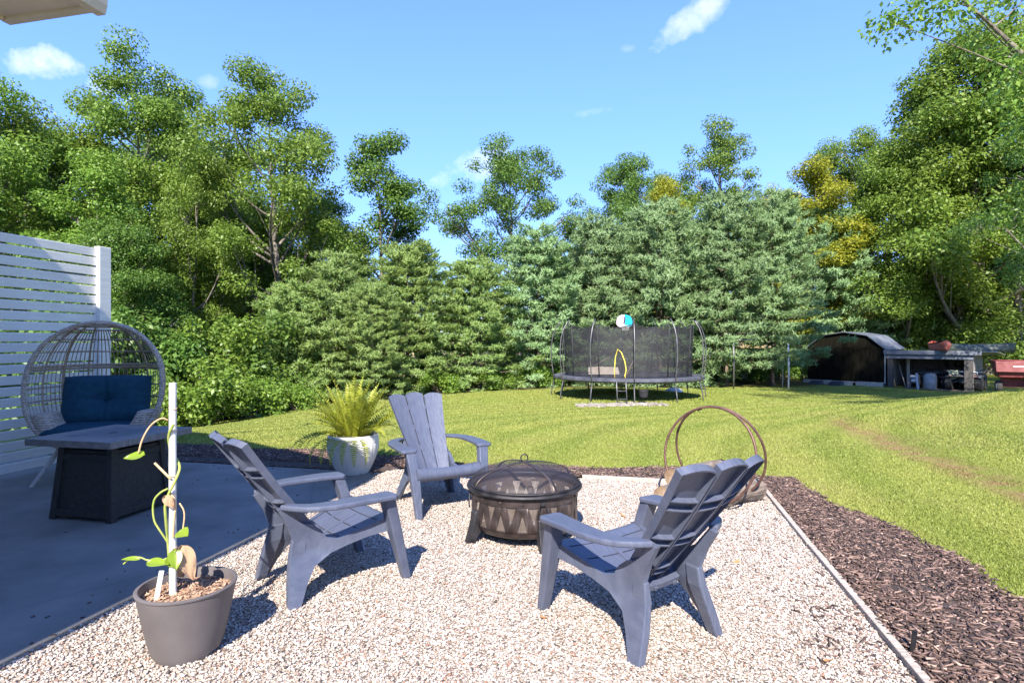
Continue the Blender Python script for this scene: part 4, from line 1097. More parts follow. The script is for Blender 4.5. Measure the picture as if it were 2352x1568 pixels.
for k in range(100):
    a = rf_.uniform(0, 2 * math.pi); d0 = rf_.uniform(0, .15); up = rf_.uniform(.1, 1)
    L = rf_.uniform(.36, .58) + .16 * up; lean = (1 - up) * .95 + .08; droop = rf_.uniform(.5, 1.7) * (1.1 - up * .85)
    if k < 4: a = R(170 + 9 * k); up = .1; L = rf_.uniform(.55, .72); lean = 1.1; droop = 1.6
    if k in (4, 5): a = R(5 + 20 * (k - 4)); up = .5; L = .62; lean = .75; droop = .35
    if 6 <= k < 12: a = R(230 + 14 * (k - 6)); L = rf_.uniform(.42, .55); lean = 1.2; droop = 2.3; d0 = .17
    h = Vector((math.cos(a), math.sin(a), 0)); sdv = Vector((-math.sin(a), math.cos(a), 0))
    p = h * d0; el = math.pi / 2 - lean; pts_ = []; m_ = MB(); NPn = 24; twist = rf_.uniform(-.8, .8)
    for i in range(NPn + 1):
        t = i / NPn; e2 = el - droop * t ** 1.4; dv = h * math.cos(e2) + Vector((0, 0, math.sin(e2)))
        if i: p = p + dv * (L / NPn)
        pts_.append((p.copy(), dv))
    m_.tube([q[0] for q in pts_], [.0020 * (1 - .7 * i / NPn) for i in range(NPn + 1)], 3)
    for i in range(2, NPn):
        t = i / NPn; wl_ = .058 * math.sin(math.pi * min(1, t * .85 + .15)) ** .9 * (L / .5)
        q, dv = pts_[i]; nr = sdv.cross(dv).normalized()
        for sg in (-1, 1):
            ax_ = (sdv * sg * math.cos(twist * .5) + dv * .35 + nr * (-.35 + twist * sg * .4 + rf_.uniform(-.25, .25))).normalized()
            w2 = dv * (L / NPn * .40)
            m_.add([q - w2, q + w2, q + ax_ * wl_ * .6 + w2 * .9, q + ax_ * wl_ + dv * .003, q + ax_ * wl_ * .6 - w2 * .5], [(0, 1, 2, 3, 4)])
    m_.build('frond', M_fern, fern, recalc=False)

# a few dry leaves on the gravel
leaf_lab = ['dry brown leaf on gravel right of the fire pit, farther of two', 'dry brown leaf on gravel right of the fire pit, nearer the near chair', 'dry brown leaf on gravel under the front of the near chair', 'dry brown leaf on gravel behind the fire pit left side',
            'dry brown leaf on gravel left of the log holder', 'dry brown leaf on gravel in the middle foreground', 'dry brown leaf on gravel under the far chair', 'dry brown leaf near the bottom right of the gravel', 'dry brown leaf right of the near chair back']
M_fl = leaf_material('fallen_leaf', (.30, .12, .04), (.40, .20, .08), (.46, .28, .12), trans=.15, rough=.8)
for i, (x, y) in enumerate(((1436, 1187), (1480, 1222), (1390, 1302), (1120, 1122), (1545, 1260), (1240, 1420), (930, 1147), (1890, 1520), (1700, 1290))):
    Z = 1340 * 1.39 / (y - 784); X = (x - 1176) * Z / 1340
    t = thing('fallen_leaf', leaf_lab[i], 'leaf', (X, Z, .014), rf_.uniform(0, 6), 'dry leaves scattered on the gravel')
    leaf_mesh('blade', (0, 0, 0), (1, 0, .1), (0, .2, 1), rf_.uniform(.035, .06), .014, M_fl, t, rf_.uniform(-.4, .4), .003)
# crumbs of bark, leaf and stray pebbles blown onto the slab
rk = random.Random(31); m_ = MB()
for k in range(90):
    r_q, s_q = rk.uniform(-6.2, -2.74), rk.uniform(2.0, 5.7)
    if k % 2: r_q = -2.73 - abs(rk.gauss(0, .16))
    if k % 5 == 0: s_q = 5.74 - abs(rk.gauss(0, .12))
    p = RS(r_q, s_q, .009); m_.box(p, (rk.uniform(.004, .022), rk.uniform(.003, .010), .005), (0, 0, rk.uniform(0, 6)))
stuff(m_.build('patio_debris', M_chip), 'scattered dark bark crumbs and grit on the concrete patio', 'debris')
# stake of the plastic edging
sp_ = MB().box((0, 0, .05), (.022, .012, .14), (.1, .05, .3)).build('edging_stake', M_pit2, None, bevel=.003); sp_.location = RS(G_R + .075, 2.92, 0)
tag(sp_, 'small black plastic stake upright in mulch beside the timber edging', 'stake')

# ================================================================== TRAMPOLINE
TX, TY, TZ = 3.96, 20.0, -.47
M_tpole = material('pole_steel', (.10, .095, .10), (.18, .17, .175), rough=.4, metal=.6, scale=5)
M_tpad = material('pad_vinyl', (.045, .048, .06), (.10, .10, .12), rough=.55, scale=3)
M_tmat = material('jump_mat', (.015, .015, .018), (.03, .03, .036), rough=.8, scale=4)
M_net = mesh_screen('safety_net', (.022, .021, .025), .58, .7, 2.5, .08)
tr = thing('trampoline', 'round trampoline with black safety net enclosure on the lawn', 'trampoline', (TX, TY, TZ))
RT, HM = 2.50, .70
MB().lathe([(2.16, HM + .02), (2.2, HM + .045), (2.46, HM + .045), (2.53, HM + .02), (2.53, HM - .05), (2.46, HM - .055), (2.2, HM - .01)], 72, close=True).build('edge_pad', M_tpad, tr, 50)
MB().lathe([(2.18, HM), (.001, HM - .02)], 64).build('jump_mat', M_tmat, tr, True)
MB().tube([(2.47 * math.cos(t), 2.47 * math.sin(t), HM - .07) for t in [2 * math.pi * i / 72 for i in range(72)]], .027, 6, closed=True).build('frame_ring', M_tpole, tr, True)
PH0 = R(-6.6)
def pole_dir(k): a = PH0 + 2 * math.pi * k / 12; return Vector((math.sin(a), -math.cos(a), 0))
for k in range(12):
    d = pole_dir(k); gz = g(TX + d.x * 2.6, TY + d.y * 2.6) - TZ - .02
    leg = [(2.60, gz), (2.60, gz + .12), (2.575, .28), (2.52, .48), (2.50, .62), (2.52, HM)]
    MB().tube([d * r + Vector((0, 0, z)) for r, z in leg], .020, 8).build('leg', M_tpole, tr, True)
    pol = [(2.53, HM - .08), (2.55, HM + .15), (2.60, HM + .5), (2.61, HM + .95), (2.57, HM + 1.3), (2.48, HM + 1.58), (2.36, HM + 1.78), (2.27, HM + 1.87)]
    MB().tube([d * r + Vector((0, 0, z)) for r, z in pol], .018, 8).build('pole', M_tpole, tr, True)
def net(a, b):
    th = 2 * math.pi * a + PH0; k = (a * 12) % 1; sag = .13 * (1 - (2 * k - 1) ** 2)
    zt = HM + 1.72 - sag; z = HM + .06 + (zt - HM - .06) * b
    rr = 2.10 + .10 * b - .05 * (1 - (2 * k - 1) ** 2) * b + .03 * math.sin(th * 31) * (1 - b) ** 4
    return Vector((rr * math.sin(th), -rr * math.cos(th), z))
MB().grid(net, 192, 12, wrap=True).build('net', M_net, tr, True)
MB().tube([net(i / 192, 1) for i in range(192)], .012, 5, closed=True).build('net_cord', M_tmat, tr, True)
m_ = MB()
for k in range(12):
    MB().tube([net(k / 12 + .002, b) * 1.003 for b in (0, .5, 1)], .022, 5).build('net_sleeve', M_tmat, tr, True)
def net_at(cx, z):          # a point on the near side of the net
    th = math.asin(max(-1, min(1, cx / 2.13))); return Vector((2.15 * math.sin(th), -2.15 * math.cos(th), z))
M_yel = material('yellow_binding', (.62, .50, .06), (.70, .58, .10), rough=.7, scale=8)
MB().tube([net_at(x, z) for x, z in ((-.78, HM + .04), (-.79, HM + .3), (-.76, HM + .7), (-.69, HM + .93), (-.59, HM + .83), (-.49, HM + .55), (-.45, HM + .3), (-.49, HM + .12), (-.47, HM + .04))], .018, 5).build('door_zip', M_yel, tr, True)
ld_ = bpy.data.objects.new('ladder', None); COL.objects.link(ld_); ld_.parent = tr
zb = g(TX - .7, TY - 2.9) - TZ - .02
for x in (-.84, -.56):
    MB().tube([(x, -2.56, HM - .02), (x, -2.60, HM - .05), (x, -2.78, zb)], .018, 6).build('rail', M_tpole, ld_, True)
for t in (.38, .74):
    z = (HM - .05) + (zb - HM + .05) * t; y = -2.60 - .18 * t
    MB().box((-.70, y, z), (.27, .055, .022)).build('rung', M_tpole, ld_)
# basketball board on the far side
bb = thing('basketball_board', 'pink and cyan toy basketball backboard above the trampoline net', 'backboard', (TX + .29, TY + 2.05, TZ + HM + 1.72))
M_pink = material('board_pink', (.80, .58, .66), (.84, .64, .70), rough=.4, scale=3)
M_cyan = material('board_cyan', (.0, .40, .58), (.01, .46, .64), rough=.4, scale=3)
M_fig = material('board_figure', (.04, .015, .06), rough=.5)
BW, BH = .60, .46
out = []
for i in range(33):
    t = math.pi * i / 32; out.append((BW / 2 * math.copysign(abs(math.cos(t)) ** .75, math.cos(t)), .15 + (BH - .15) * math.sin(t) ** .8))
outline = [(.19, .0)] + [(BW / 2 * .96, .07)] + out + [(-BW / 2 * .96, .07), (-.19, .0)]
def half(sgn):
    po = [(x, z) for x, z in outline if x * sgn >= -1e-6]
    po = [(max(x * sgn, .0) * sgn, z) for x, z in po]
    bt, tp = (.0, .0), (.0, BH)
    pr = sorted(set(po), key=lambda p: math.atan2(p[1] - .2, p[0] * sgn + .001))
    pr = [bt] + [p for p in pr if abs(p[0]) > .004] + [tp]
    return pr
for sgn, mt in ((-1, M_pink), (1, M_cyan)):
    MB().prism(half(sgn), lambda x, z: Vector((x + sgn * .0008, -.012, z)), lambda x, z: Vector((x + sgn * .0008, .012, z))).build('panel', mt, bb)
MB().tube([Vector((x, -.004, z)) for x, z in outline], .010, 5, closed=True).build('border', M_pit2, bb, True)
fig = MB()       # leaping player with raised arm and ball
def blob(pts_, w): fig.tube([Vector((x, -.016, z)) for x, z in pts_], w, 6)
blob([(.0, .34), (.01, .26), (.0, .19)], [.028, .032, .026]); fig.lathe([(.0005, .022), (.016, .016), (.022, 0), (.016, -.016), (.0005, -.022)], 10, (.005, -.016, .375))
blob([(-.01, .33), (-.05, .36), (-.075, .40)], [.014, .012, .010]); fig.lathe([(.0005, .022), (.016, .016), (.022, 0), (.016, -.016), (.0005, -.022)], 10, (-.085, -.016, .42))
blob([(.02, .33), (.06, .33), (.09, .31)], [.013, .011, .009]); blob([(.0, .20), (-.03, .15), (-.08, .14), (-.11, .11)], [.022, .018, .014, .010]); blob([(.01, .20), (.02, .13), (-.02, .10)], [.022, .016, .010])
fig.build('figure', M_fig, bb, True)
rg = MB().tube([(.16 * math.cos(t), -.19 + .16 * math.sin(t), .045) for t in [2 * math.pi * i / 28 for i in range(28)]], .009, 6, closed=True).build('hoop', M_white, bb, True)
m_ = MB()
for k in range(14):
    for d2 in (1, -1):
        a0 = 2 * math.pi * k / 14; m_.tube([((.16 - .05 * q) * math.cos(a0 + d2 * .35 * q), -.19 + (.16 - .05 * q) * math.sin(a0 + d2 * .35 * q), .04 - .17 * q) for q in (0, .5, 1)], .004, 3)
stuff(m_.build('hoop_net', M_white, rg))
MB().box((.0, .03, -.15), (.05, .03, .5)).build('bracket', M_pit2, bb)
# things on and around it
bk = thing('ball_bucket', 'small black bucket hanging from the trampoline rim', 'bucket', (TX - .02, TY - 2.53, TZ + .18))
MB().lathe([(.001, .0), (.10, .0), (.13, .06), (.15, .22), (.155, .23), (.145, .22), (.12, .06), (.001, .02)], 20).build('pail', M_tmat, bk, True)
MB().tube([(-.15, 0, .22), (-.12, 0, .34), (0, 0, .42), (.12, 0, .34), (.15, 0, .22)], .008, 5).build('bail', M_pit2, bk, True)
pb = thing('pale_board', 'pale tan board lying on the trampoline inside the net', 'board', (TX - .72, TY + .4, TZ + HM + .02), R(-4)); pb.scale = (.6, .6, .62)
po = [(-.95, .12), (-.93, .40), (-.1, .44), (.0, .42), (.30, .42), (.78, .40), (.80, .26), (.86, .10), (.84, .0), (-.95, .0), (-.93, .08), (-.55, .10)]
MB().prism(po, lambda x, z: Vector((x, z * .25, z)), lambda x, z: Vector((x, z * .25 + .03, z))).build('panel', material('pale_ply', (.33, .27, .22), (.42, .36, .31), rough=.8, scale=3), pb)
rp = MB().tube([(TX + .0, TY + .2, TZ + HM), (TX + .52, TY + 1.3, TZ + HM + .55)], .03, 6).build('wood_pole', M_bark, None, True); tag(rp, 'brown pole leaning inside the trampoline net', 'pole')
rp = MB().tube([(TX - 1.0, TY + .9, TZ + HM + .3), (TX - .42, TY + 1.0, TZ + HM + .62)], .022, 6).build('wood_stick', M_bark, None, True); tag(rp, 'short tan stick above the pale board inside the net', 'stick')
M_stone = material('pale_stone', (.20, .165, .13), (.34, .30, .26), rough=.9, scale=4)
sv, sf = [], []
m_ = MB(); rk = random.Random(12)
for k in range(300):
    x = TX - 2.1 + rk.random() * 2.6; y = 16.9 + rk.gauss(0, .24) + .2 * math.sin(x * 2.1); a = rk.uniform(0, 6)
    s_b = rk.uniform(.03, .09)
    m_.box((x, y, g(x, y) + .022), (s_b * 1.6, s_b, .04), (rk.uniform(-.2, .2), rk.uniform(-.2, .2), a))
stuff(m_.build('stones', M_stone), 'patch of pale flat stones before the trampoline ladder', 'stones')
sb = thing('white_sack', 'white rounded sack on the grass under the trampoline right side', 'sack', (TX + 2.15, TY + 2.0, g(TX + 2.15, TY + 2)))
MB().grid(lambda a, b: Vector(((.34 + .02 * math.sin(a * 20)) * math.cos(2 * math.pi * a) * math.cos(b * 1.57), .2 * math.sin(2 * math.pi * a) * math.cos(b * 1.57), .17 * math.sin(b * 1.57))), 24, 8, wrap=True).build('bag', material('white_sack', (.42, .42, .42), (.55, .55, .55), rough=.7, scale=6, bump=.5), sb, True)

# ================================================================== SHED, LEAN-TO AND WHAT STANDS ROUND THEM
M_shedw = material('shed_wood', (.006, .0055, .004), (.015, .014, .008), rough=.95, scale=3, stretch=(6, 6, .7), c3=(.009, .008, .0055), spec=.05)  # dark stained wood, darkened further so its colour carries the tree shade
M_metal = material('roof_metal', (.20, .22, .26), (.30, .32, .36), rough=.35, metal=.7, scale=2)
M_beam = material('grey_beam', (.11, .12, .15), (.17, .18, .21), rough=.8, scale=4, stretch=(1, 5, 5))
M_post = material('grey_post', (.05, .045, .042), (.085, .078, .072), rough=.9, scale=5, stretch=(5, 5, 1))
M_corr = material('corrugated', (.20, .18, .165), (.28, .25, .23), rough=.6, metal=.3, scale=4)
M_deck = material('old_deck', (.36, .31, .25), (.50, .45, .38), rough=.85, scale=6, stretch=(1, 6, 6))
SA2 = R(45)
fx = Vector((math.cos(SA2), -math.sin(SA2), 0)); bx_ = Vector((math.sin(SA2), math.cos(SA2), 0))
S0 = Vector((15.80, 31.1, 0)); SZ = -.78
def SP(a, d, z): return S0 + fx * a + bx_ * d + Vector((0, 0, SZ + z))
shed = thing('garden_shed', 'dark brown wooden shed with ribbed metal gambrel roof', 'shed', SP(1.7, 0, 0)); so = shed.location.copy()
def sp(a, d, z): return SP(a, d, z) - so
SW, SDp, SHW = 3.46, 3.9, 1.86
gp_ = [(0, .12), (SW, .12), (SW, SHW), (SW - .75, 2.44), (SW / 2, 2.60), (.75, 2.44), (0, SHW)]
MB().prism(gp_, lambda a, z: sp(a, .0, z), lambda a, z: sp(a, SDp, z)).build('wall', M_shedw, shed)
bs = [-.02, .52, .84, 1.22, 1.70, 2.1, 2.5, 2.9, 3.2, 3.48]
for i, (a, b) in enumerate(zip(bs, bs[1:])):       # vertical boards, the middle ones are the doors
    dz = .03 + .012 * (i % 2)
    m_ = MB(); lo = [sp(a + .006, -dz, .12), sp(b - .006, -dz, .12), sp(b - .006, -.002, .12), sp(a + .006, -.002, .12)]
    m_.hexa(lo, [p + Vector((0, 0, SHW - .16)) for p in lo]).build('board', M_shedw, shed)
for a, b, z0, z1 in ((-.03, 3.43, SHW - .03, SHW + .02), (1.675, 1.725, SHW + .03, 2.52)):
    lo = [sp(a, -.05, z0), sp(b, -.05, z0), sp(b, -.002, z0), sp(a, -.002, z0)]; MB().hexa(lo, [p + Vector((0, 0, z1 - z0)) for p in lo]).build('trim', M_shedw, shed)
rprof = [(-.14, SHW - .10), (.70, 2.47), (SW / 2, 2.64), (SW - .70, 2.47), (SW + .14, SHW - .10)]
roof_o = None
for i in range(4):
    (a0, z0), (a1, z1) = rprof[i], rprof[i + 1]
    lo = [sp(a0, -.14, z0), sp(a1, -.14, z1), sp(a1, SDp + .1, z1), sp(a0, SDp + .1, z0)]
    rp = MB().hexa(lo, [p + Vector((0, 0, .022)) for p in lo]).build('roof_sheet', M_metal, shed)
    for k in range(15):
        d = -.12 + (SDp + .18) * k / 14
        m_ = MB(); lo = [sp(a0, d - .03, z0 + .022), sp(a1, d - .03, z1 + .022), sp(a1, d + .03, z1 + .022), sp(a0, d + .03, z0 + .022)]
        m_.hexa(lo, [p + Vector((0, 0, .028)) for p in lo]).build('rib', M_metal, rp)
# deck and ramps
dk = thing('shed_deck', 'low pale timber deck along the shed front', 'deck', SP(1.7, -.5, 0)); do_ = dk.location.copy()
for (a, b, d0, d1) in ((-.15, 1.2, -.35, -.06), (.9, 2.35, -.9, -.36), (2.36, 3.55, -.42, -.06)):
    n_ = max(2, int((d1 - d0) / .1))
    for k in range(n_):
        y0 = d0 + (d1 - d0) * k / n_; y1 = d0 + (d1 - d0) * (k + 1) / n_ - .008
        lo = [SP(a, y0, .14) - do_, SP(b, y0, .14) - do_, SP(b, y1, .14) - do_, SP(a, y1, .14) - do_]; MB().hexa(lo, [p + Vector((0, 0, .035)) for p in lo]).build('plank', M_deck, dk)
    lo = [SP(a, d0 - .02, -.05) - do_, SP(b, d0 - .02, -.05) - do_, SP(b, d0 + .02, -.05) - do_, SP(a, d0 + .02, -.05) - do_]; MB().hexa(lo, [p + Vector((0, 0, .185)) for p in lo]).build('joist', M_deck, dk)
for i, (a, lb) in enumerate(((.75, 'left black rubber ramp at the shed deck'), (1.68, 'right black rubber ramp at the shed deck'))):
    q = thing('loading_ramp', lb, 'ramp', SP(a, -1.2, 0)); qo = q.location.copy()
    lo = [SP(a - .28, -1.75, -.06) - qo, SP(a + .28, -1.75, -.06) - qo, SP(a + .28, -.92, -.06) - qo, SP(a - .28, -.92, -.06) - qo]
    hi = [SP(a - .28, -1.75, .0) - qo, SP(a + .28, -1.75, .0) - qo, SP(a + .28, -.92, .185) - qo, SP(a - .28, -.92, .185) - qo]
    MB().hexa(lo, hi).build('slope', M_tpad, q)
    for k in range(6):
        t = (k + .5) / 6; z = .185 * t; y = -1.75 + .83 * t; c = SP(a, y, z + .008) - qo; MB().box(c, (.54, .03, .016), (R(12), 0, -SA2)).build('cleat', M_tmat, q)
# lean-to
L0, L1 = 3.62, 7.25; LD = 3.0; LH = 1.70
lt = thing('lean_to_shed', 'open fronted lean-to shelter with grey beam beside the dark shed', 'shelter', SP(5.6, .5, 0)); lo_ = lt.location.copy()
def lp(a, d, z): return SP(a, d, z) - lo_
def lbox(nm, a, b, d0, d1, z0, z1, mat, dz=0.0, dzb=0.0):
    lo = [lp(a, d0, z0), lp(b, d0, z0), lp(b, d1, z0), lp(a, d1, z0)]; hi = [lp(a, d0, z1), lp(b, d0, z1), lp(b, d1, z1 + dz), lp(a, d1, z1 + dz)]
    if dz: lo[2] = lo[2] + Vector((0, 0, dz)); lo[3] = lo[3] + Vector((0, 0, dz))
    return MB().hexa(lo, hi).build(nm, mat, lt)
lbox('post', L0 + .02, L0 + .24, -.02, .20, -.2, LH - .12, M_post); lbox('post', L1 - .62, L1 - .30, -.02, .24, -.2, LH - .12, M_post)
lbox('beam', L0 - .02, L1 - .28, -.06, -.022, LH - .34, LH - .12, M_beam)
lbox('fascia', L0 - .12, L1 + .02, -.16, -.12, LH - .13, LH + .06, M_beam)
lbox('roof', L0 - .14, L1 + .55, -.115, LD + .2, LH + .0, LH + .05, M_metal, -.18)
lbox('downpipe', L0 - .10, L0 - .04, -.10, -.04, .0, LH - .14, M_metal)
def corr(nm, A, B, z0, z1, mat, amp=.018, wave=.09):
    A, B = Vector(A), Vector(B); L = (B - A).length; dv = (B - A) / L; nv = Vector((-dv.y, dv.x, 0)); n_ = int(L / wave * 6)
    o = MB().grid(lambda a, b: A + dv * (L * a) + nv * (amp * math.sin(2 * math.pi * a * L / wave)) + Vector((0, 0, z0 + (z1 - z0) * b)), n_, 1).build(nm, mat, lt)
    md = o.modifiers.new('t', 'SOLIDIFY'); md.thickness = .004
    return o
corr('side_wall', lp(L1 - .30, -.0, 0), lp(L1 - .30, LD, 0), -.15, LH - .04, M_corr)
corr('side_wall', lp(L0 + .10, .25, 0), lp(L0 + .10, LD, 0), -.15, LH - .04, M_corr)
corr('back_wall', lp(L0 + .10, LD - .05, 0), lp(L1 - .32, LD - .05, 0), -.15, LH - .2, M_corr)
lbox('stud', L0 + .62, L0 + .74, 1.0, 1.1, -.15, LH - .08, M_deck); lbox('stud', L0 + 1.9, L0 + 2.0, LD - .2, LD - .1, -.15, LH - .2, M_post); lbox('stud', L0 + 3.1, L0 + 3.2, LD - .2, LD - .1, -.15, LH - .2, M_post)
lbox('floor', L0 + .1, L1 - .3, -.1, LD, -.2, -.06, material('dirt_floor', (.10, .085, .07), (.17, .14, .11), rough=.95, scale=6))
# canoes on the lean-to roof
def canoe(nm, label, c, az, L, W, Hh, mat, keel_up=True):
    t = thing(nm, label, 'canoe', c, az, 'canoes stored on the lean-to roof'); N = 28
    def F(a, b):
        u = a * 2 - 1; v = b * 2 - 1; w = W / 2 * (1 - abs(u) ** 2.2) ** .75; sheer = .16 * abs(u) ** 3
        dep = Hh * (1 - .25 * abs(u) ** 4) + sheer
        return Vector((u * L / 2 * (1 - .03 * v * v), w * math.copysign(abs(v) ** .55, v) if True else 0, (dep * (1 - abs(v) ** 3.2)) if keel_up else (Hh + sheer - dep * (1 - abs(v) ** 3.2))))
    o = MB().grid(F, N, 14).build('hull', mat, t, True); md = o.modifiers.new('t', 'SOLIDIFY'); md.thickness = .012
    for sg in (0, 1): MB().tube([F(i / N, sg) for i in range(N + 1)], .018, 5).build('gunwale', M_pit2, t, True)
    return t
M_red = material('red_hull', (.30, .05, .035), (.38, .10, .06), rough=.4, scale=1.5)
M_grn = material('green_hull', (.055, .075, .062), (.10, .12, .10), rough=.45, scale=1.5)
cz = SZ + LH
canoe('canoe', 'red canoe resting on the lean-to roof', SP(5.55, .95, 0) * 1 + Vector((0, 0, LH + .02)), R(62), 3.6, .82, .36, M_red, False)
canoe('canoe', 'dark green canoe lying beside the red one on the lean-to roof', SP(6.9, .9, 0) + Vector((0, 0, LH + .02)), -SA2 + R(6), 2.9, .72, .34, M_grn)
# quad bike inside
def quad(loc, az, label, body, sc=1.0):
    t = thing('quad_bike', label, 'quad bike', loc, az); t.scale = (sc, sc, sc)
    M_ty = MATS.get('tyre') or material('tyre', (.02, .02, .02), (.05, .048, .045), rough=.9, scale=18, bump=.6)
    for sx in (-1, 1):
        for yy in (-.58, .58):
            wh = bpy.data.objects.new('wheel', None); COL.objects.link(wh); wh.parent = t; wh.location = (sx * .50, yy, .31); wh.rotation_euler = (0, R(90), 0)
            MB().lathe([(.14, -.10), (.24, -.13), (.295, -.11), (.31, -.05), (.31, .05), (.295, .11), (.24, .13), (.14, .10)], 24, close=True).build('tyre', M_ty, wh, 50)
            MB().lathe([(.001, .05), (.05, .07), (.12, .05), (.145, .09), (.145, -.09), (.001, -.05)], 16).build('rim', M_beam, wh, 50)
            m_ = MB()
            for q in range(18):
                an = 2 * math.pi * q / 18; m_.box((.308 * math.cos(an), .308 * math.sin(an), .05 * (-1) ** q), (.02, .05, .13), (0, 0, an))
            m_.build('tread', M_ty, wh)
    MB().hexa([Vector(p) for p in ((-.16, -.62, .30), (.16, -.62, .30), (.16, .62, .30), (-.16, .62, .30))], [Vector(p) for p in ((-.20, -.55, .62), (.20, -.55, .62), (.18, .55, .66), (-.18, .55, .66))]).build('body', body, t, bevel=.05)
    for sy in (-1, 1):
        def fen(a, b): u = a * 2 - 1; return Vector((u * .62, sy * (.58 + .33 * (b - .5) * 2), .70 - .10 * abs((b - .5) * 2) ** 2 - .05 * abs(u) ** 4))
        o = MB().grid(fen, 16, 8).build('fender', body, t, True); md = o.modifiers.new('t', 'SOLIDIFY'); md.thickness = .02
        y0 = sy * .62
        rk_ = MB()
        rk_.tube([(-.56, y0 - .28, .80), (.56, y0 - .28, .80), (.60, y0 - .2, .80), (.60, y0 + .2, .80), (.56, y0 + .28, .80), (-.56, y0 + .28, .80), (-.60, y0 + .2, .80), (-.60, y0 - .2, .80)], .016, 6, closed=True)
        for q in range(5): rk_.tube([(-.4 + .2 * q, y0 - .28, .80), (-.4 + .2 * q, y0 + .28, .80)], .011, 5)
        for q in (-.45, .45): rk_.tube([(q, y0, .80), (q, y0, .62)], .014, 5)
        rk_.build('rack', M_metal, t, True)
    MB().hexa([Vector(p) for p in ((-.15, -.50, .66), (.15, -.50, .66), (.13, .12, .66), (-.13, .12, .66))], [Vector(p) for p in ((-.13, -.48, .80), (.13, -.48, .80), (.10, .12, .78), (-.10, .12, .78))]).build('seat', M_tmat, t, bevel=.03)
    MB().tube([(-.40, .20, .98), (-.25, .28, 1.0), (0, .32, .94), (.25, .28, 1.0), (.40, .20, .98)], .016, 6).build('handlebar', M_pit2, t, True)
    MB().tube([(0, .32, .94), (0, .45, .62)], .02, 6).build('steering_stem', M_pit2, t, True)
    for sx in (-1, 1): MB().tube([(sx * .44, -.58, .31), (sx * .15, -.58, .40)], .025, 6).build('axle', M_beam, t, True)
    MB().lathe([(.001, -.07), (.07, -.06), (.09, 0), (.07, .06), (.001, .07)], 12, (0, -.60, .36)).build('differential', M_deck, t, True)
    for sx in (-1, 1): MB().box((sx * .42, -.86, .60), (.12, .03, .06)).build('tail_light', M_red, t)
    return t
quad(SP(L0 + 2.95, 1.0, -.06), -SA2, 'muddy quad bike with wide racks at right inside the lean-to', material('quad_body', (.04, .045, .05), (.09, .09, .09), rough=.6, scale=6), 1.08)
quad(SP(L0 + 1.55, 1.7, -.06), -SA2 + R(8), 'dark quad bike deep at left inside the lean-to', material('quad_body_dark', (.025, .025, .03), (.06, .06, .065), rough=.5, scale=6), .92)
cl = thing('green_cloth', 'pale green cloth draped over the quad bike rack', 'cloth', SP(L0 + 2.62, .25, .0))
MB().grid(lambda a, b: Vector(((a - .5) * .62 * (1 - .45 * max(0, b - .4)), .30 * max(0, .4 - b) * 1.6 + .02 * math.sin(a * 14), .845 - .0 - .62 * max(0, b - .35) * (1 - (a - .45) ** 2 * 1.5) + .01 * math.sin(a * 17 + b * 5))), 16, 12).build('sheet', material('cloth_green', (.22, .27, .20), (.32, .37, .29), rough=.9, scale=7), cl, True)
dr = thing('plastic_drum', 'upright pale grey plastic drum at the lean-to opening', 'drum', SP(L0 + 1.72, .1, -.06))
MB().lathe([(.001, .0), (.24, .0), (.26, .03), (.265, .30), (.27, .32), (.265, .34), (.262, .58), (.24, .68), (.17, .73), (.06, .745), (.001, .745)], 28).build('shell', material('drum_plastic', (.24, .24, .26), (.32, .32, .34), rough=.5, scale=5), dr, 40)
MB().lathe([(.001, .78), (.045, .78), (.05, .74)], 12, (.1, -.05, 0)).build('cap', M_pit2, dr, 40)
pp_ = MB().tube([SP(L0 + 1.28, -.12, -.08), SP(L0 + 1.22, -.12, .68)], .055, 10).build('steel_post', material('pale_post', (.40, .41, .46), (.5, .5, .55), rough=.5, scale=4), None, 50)
tag(pp_, 'short pale steel post leaning before the lean-to opening', 'post')
en = thing('small_engine', 'small white and silver engine on a frame inside the lean-to', 'engine', SP(L0 + 1.02, .55, -.06), -SA2)
for sx in (-.18, .18): MB().tube([(sx, -.15, 0), (sx, -.15, .62), (sx, .15, .62), (sx, .15, 0)], .02, 6).build('frame', M_metal, en, 50)
MB().box((0, 0, .36), (.28, .26, .24)).build('block', M_metal, en, bevel=.03); MB().box((0, .0, .56), (.34, .22, .10)).build('tank', M_white, en, bevel=.03); MB().lathe([(.001, .06), (.10, .05), (.12, 0), (.10, -.05)], 14, (.0, -.16, .36)).build('flywheel', M_white, en, True)
for i, (a, d, lb) in enumerate(((.30, .5, 'long pale rake handle leaning on the lean-to left wall'),)):
    q = MB().tube([SP(L0 + .62, .75, -.06), SP(L0 + .26, .95, 1.2)], .022, 6).build('rake_handle', M_deck, None, True); tag(q, lb, 'handle')
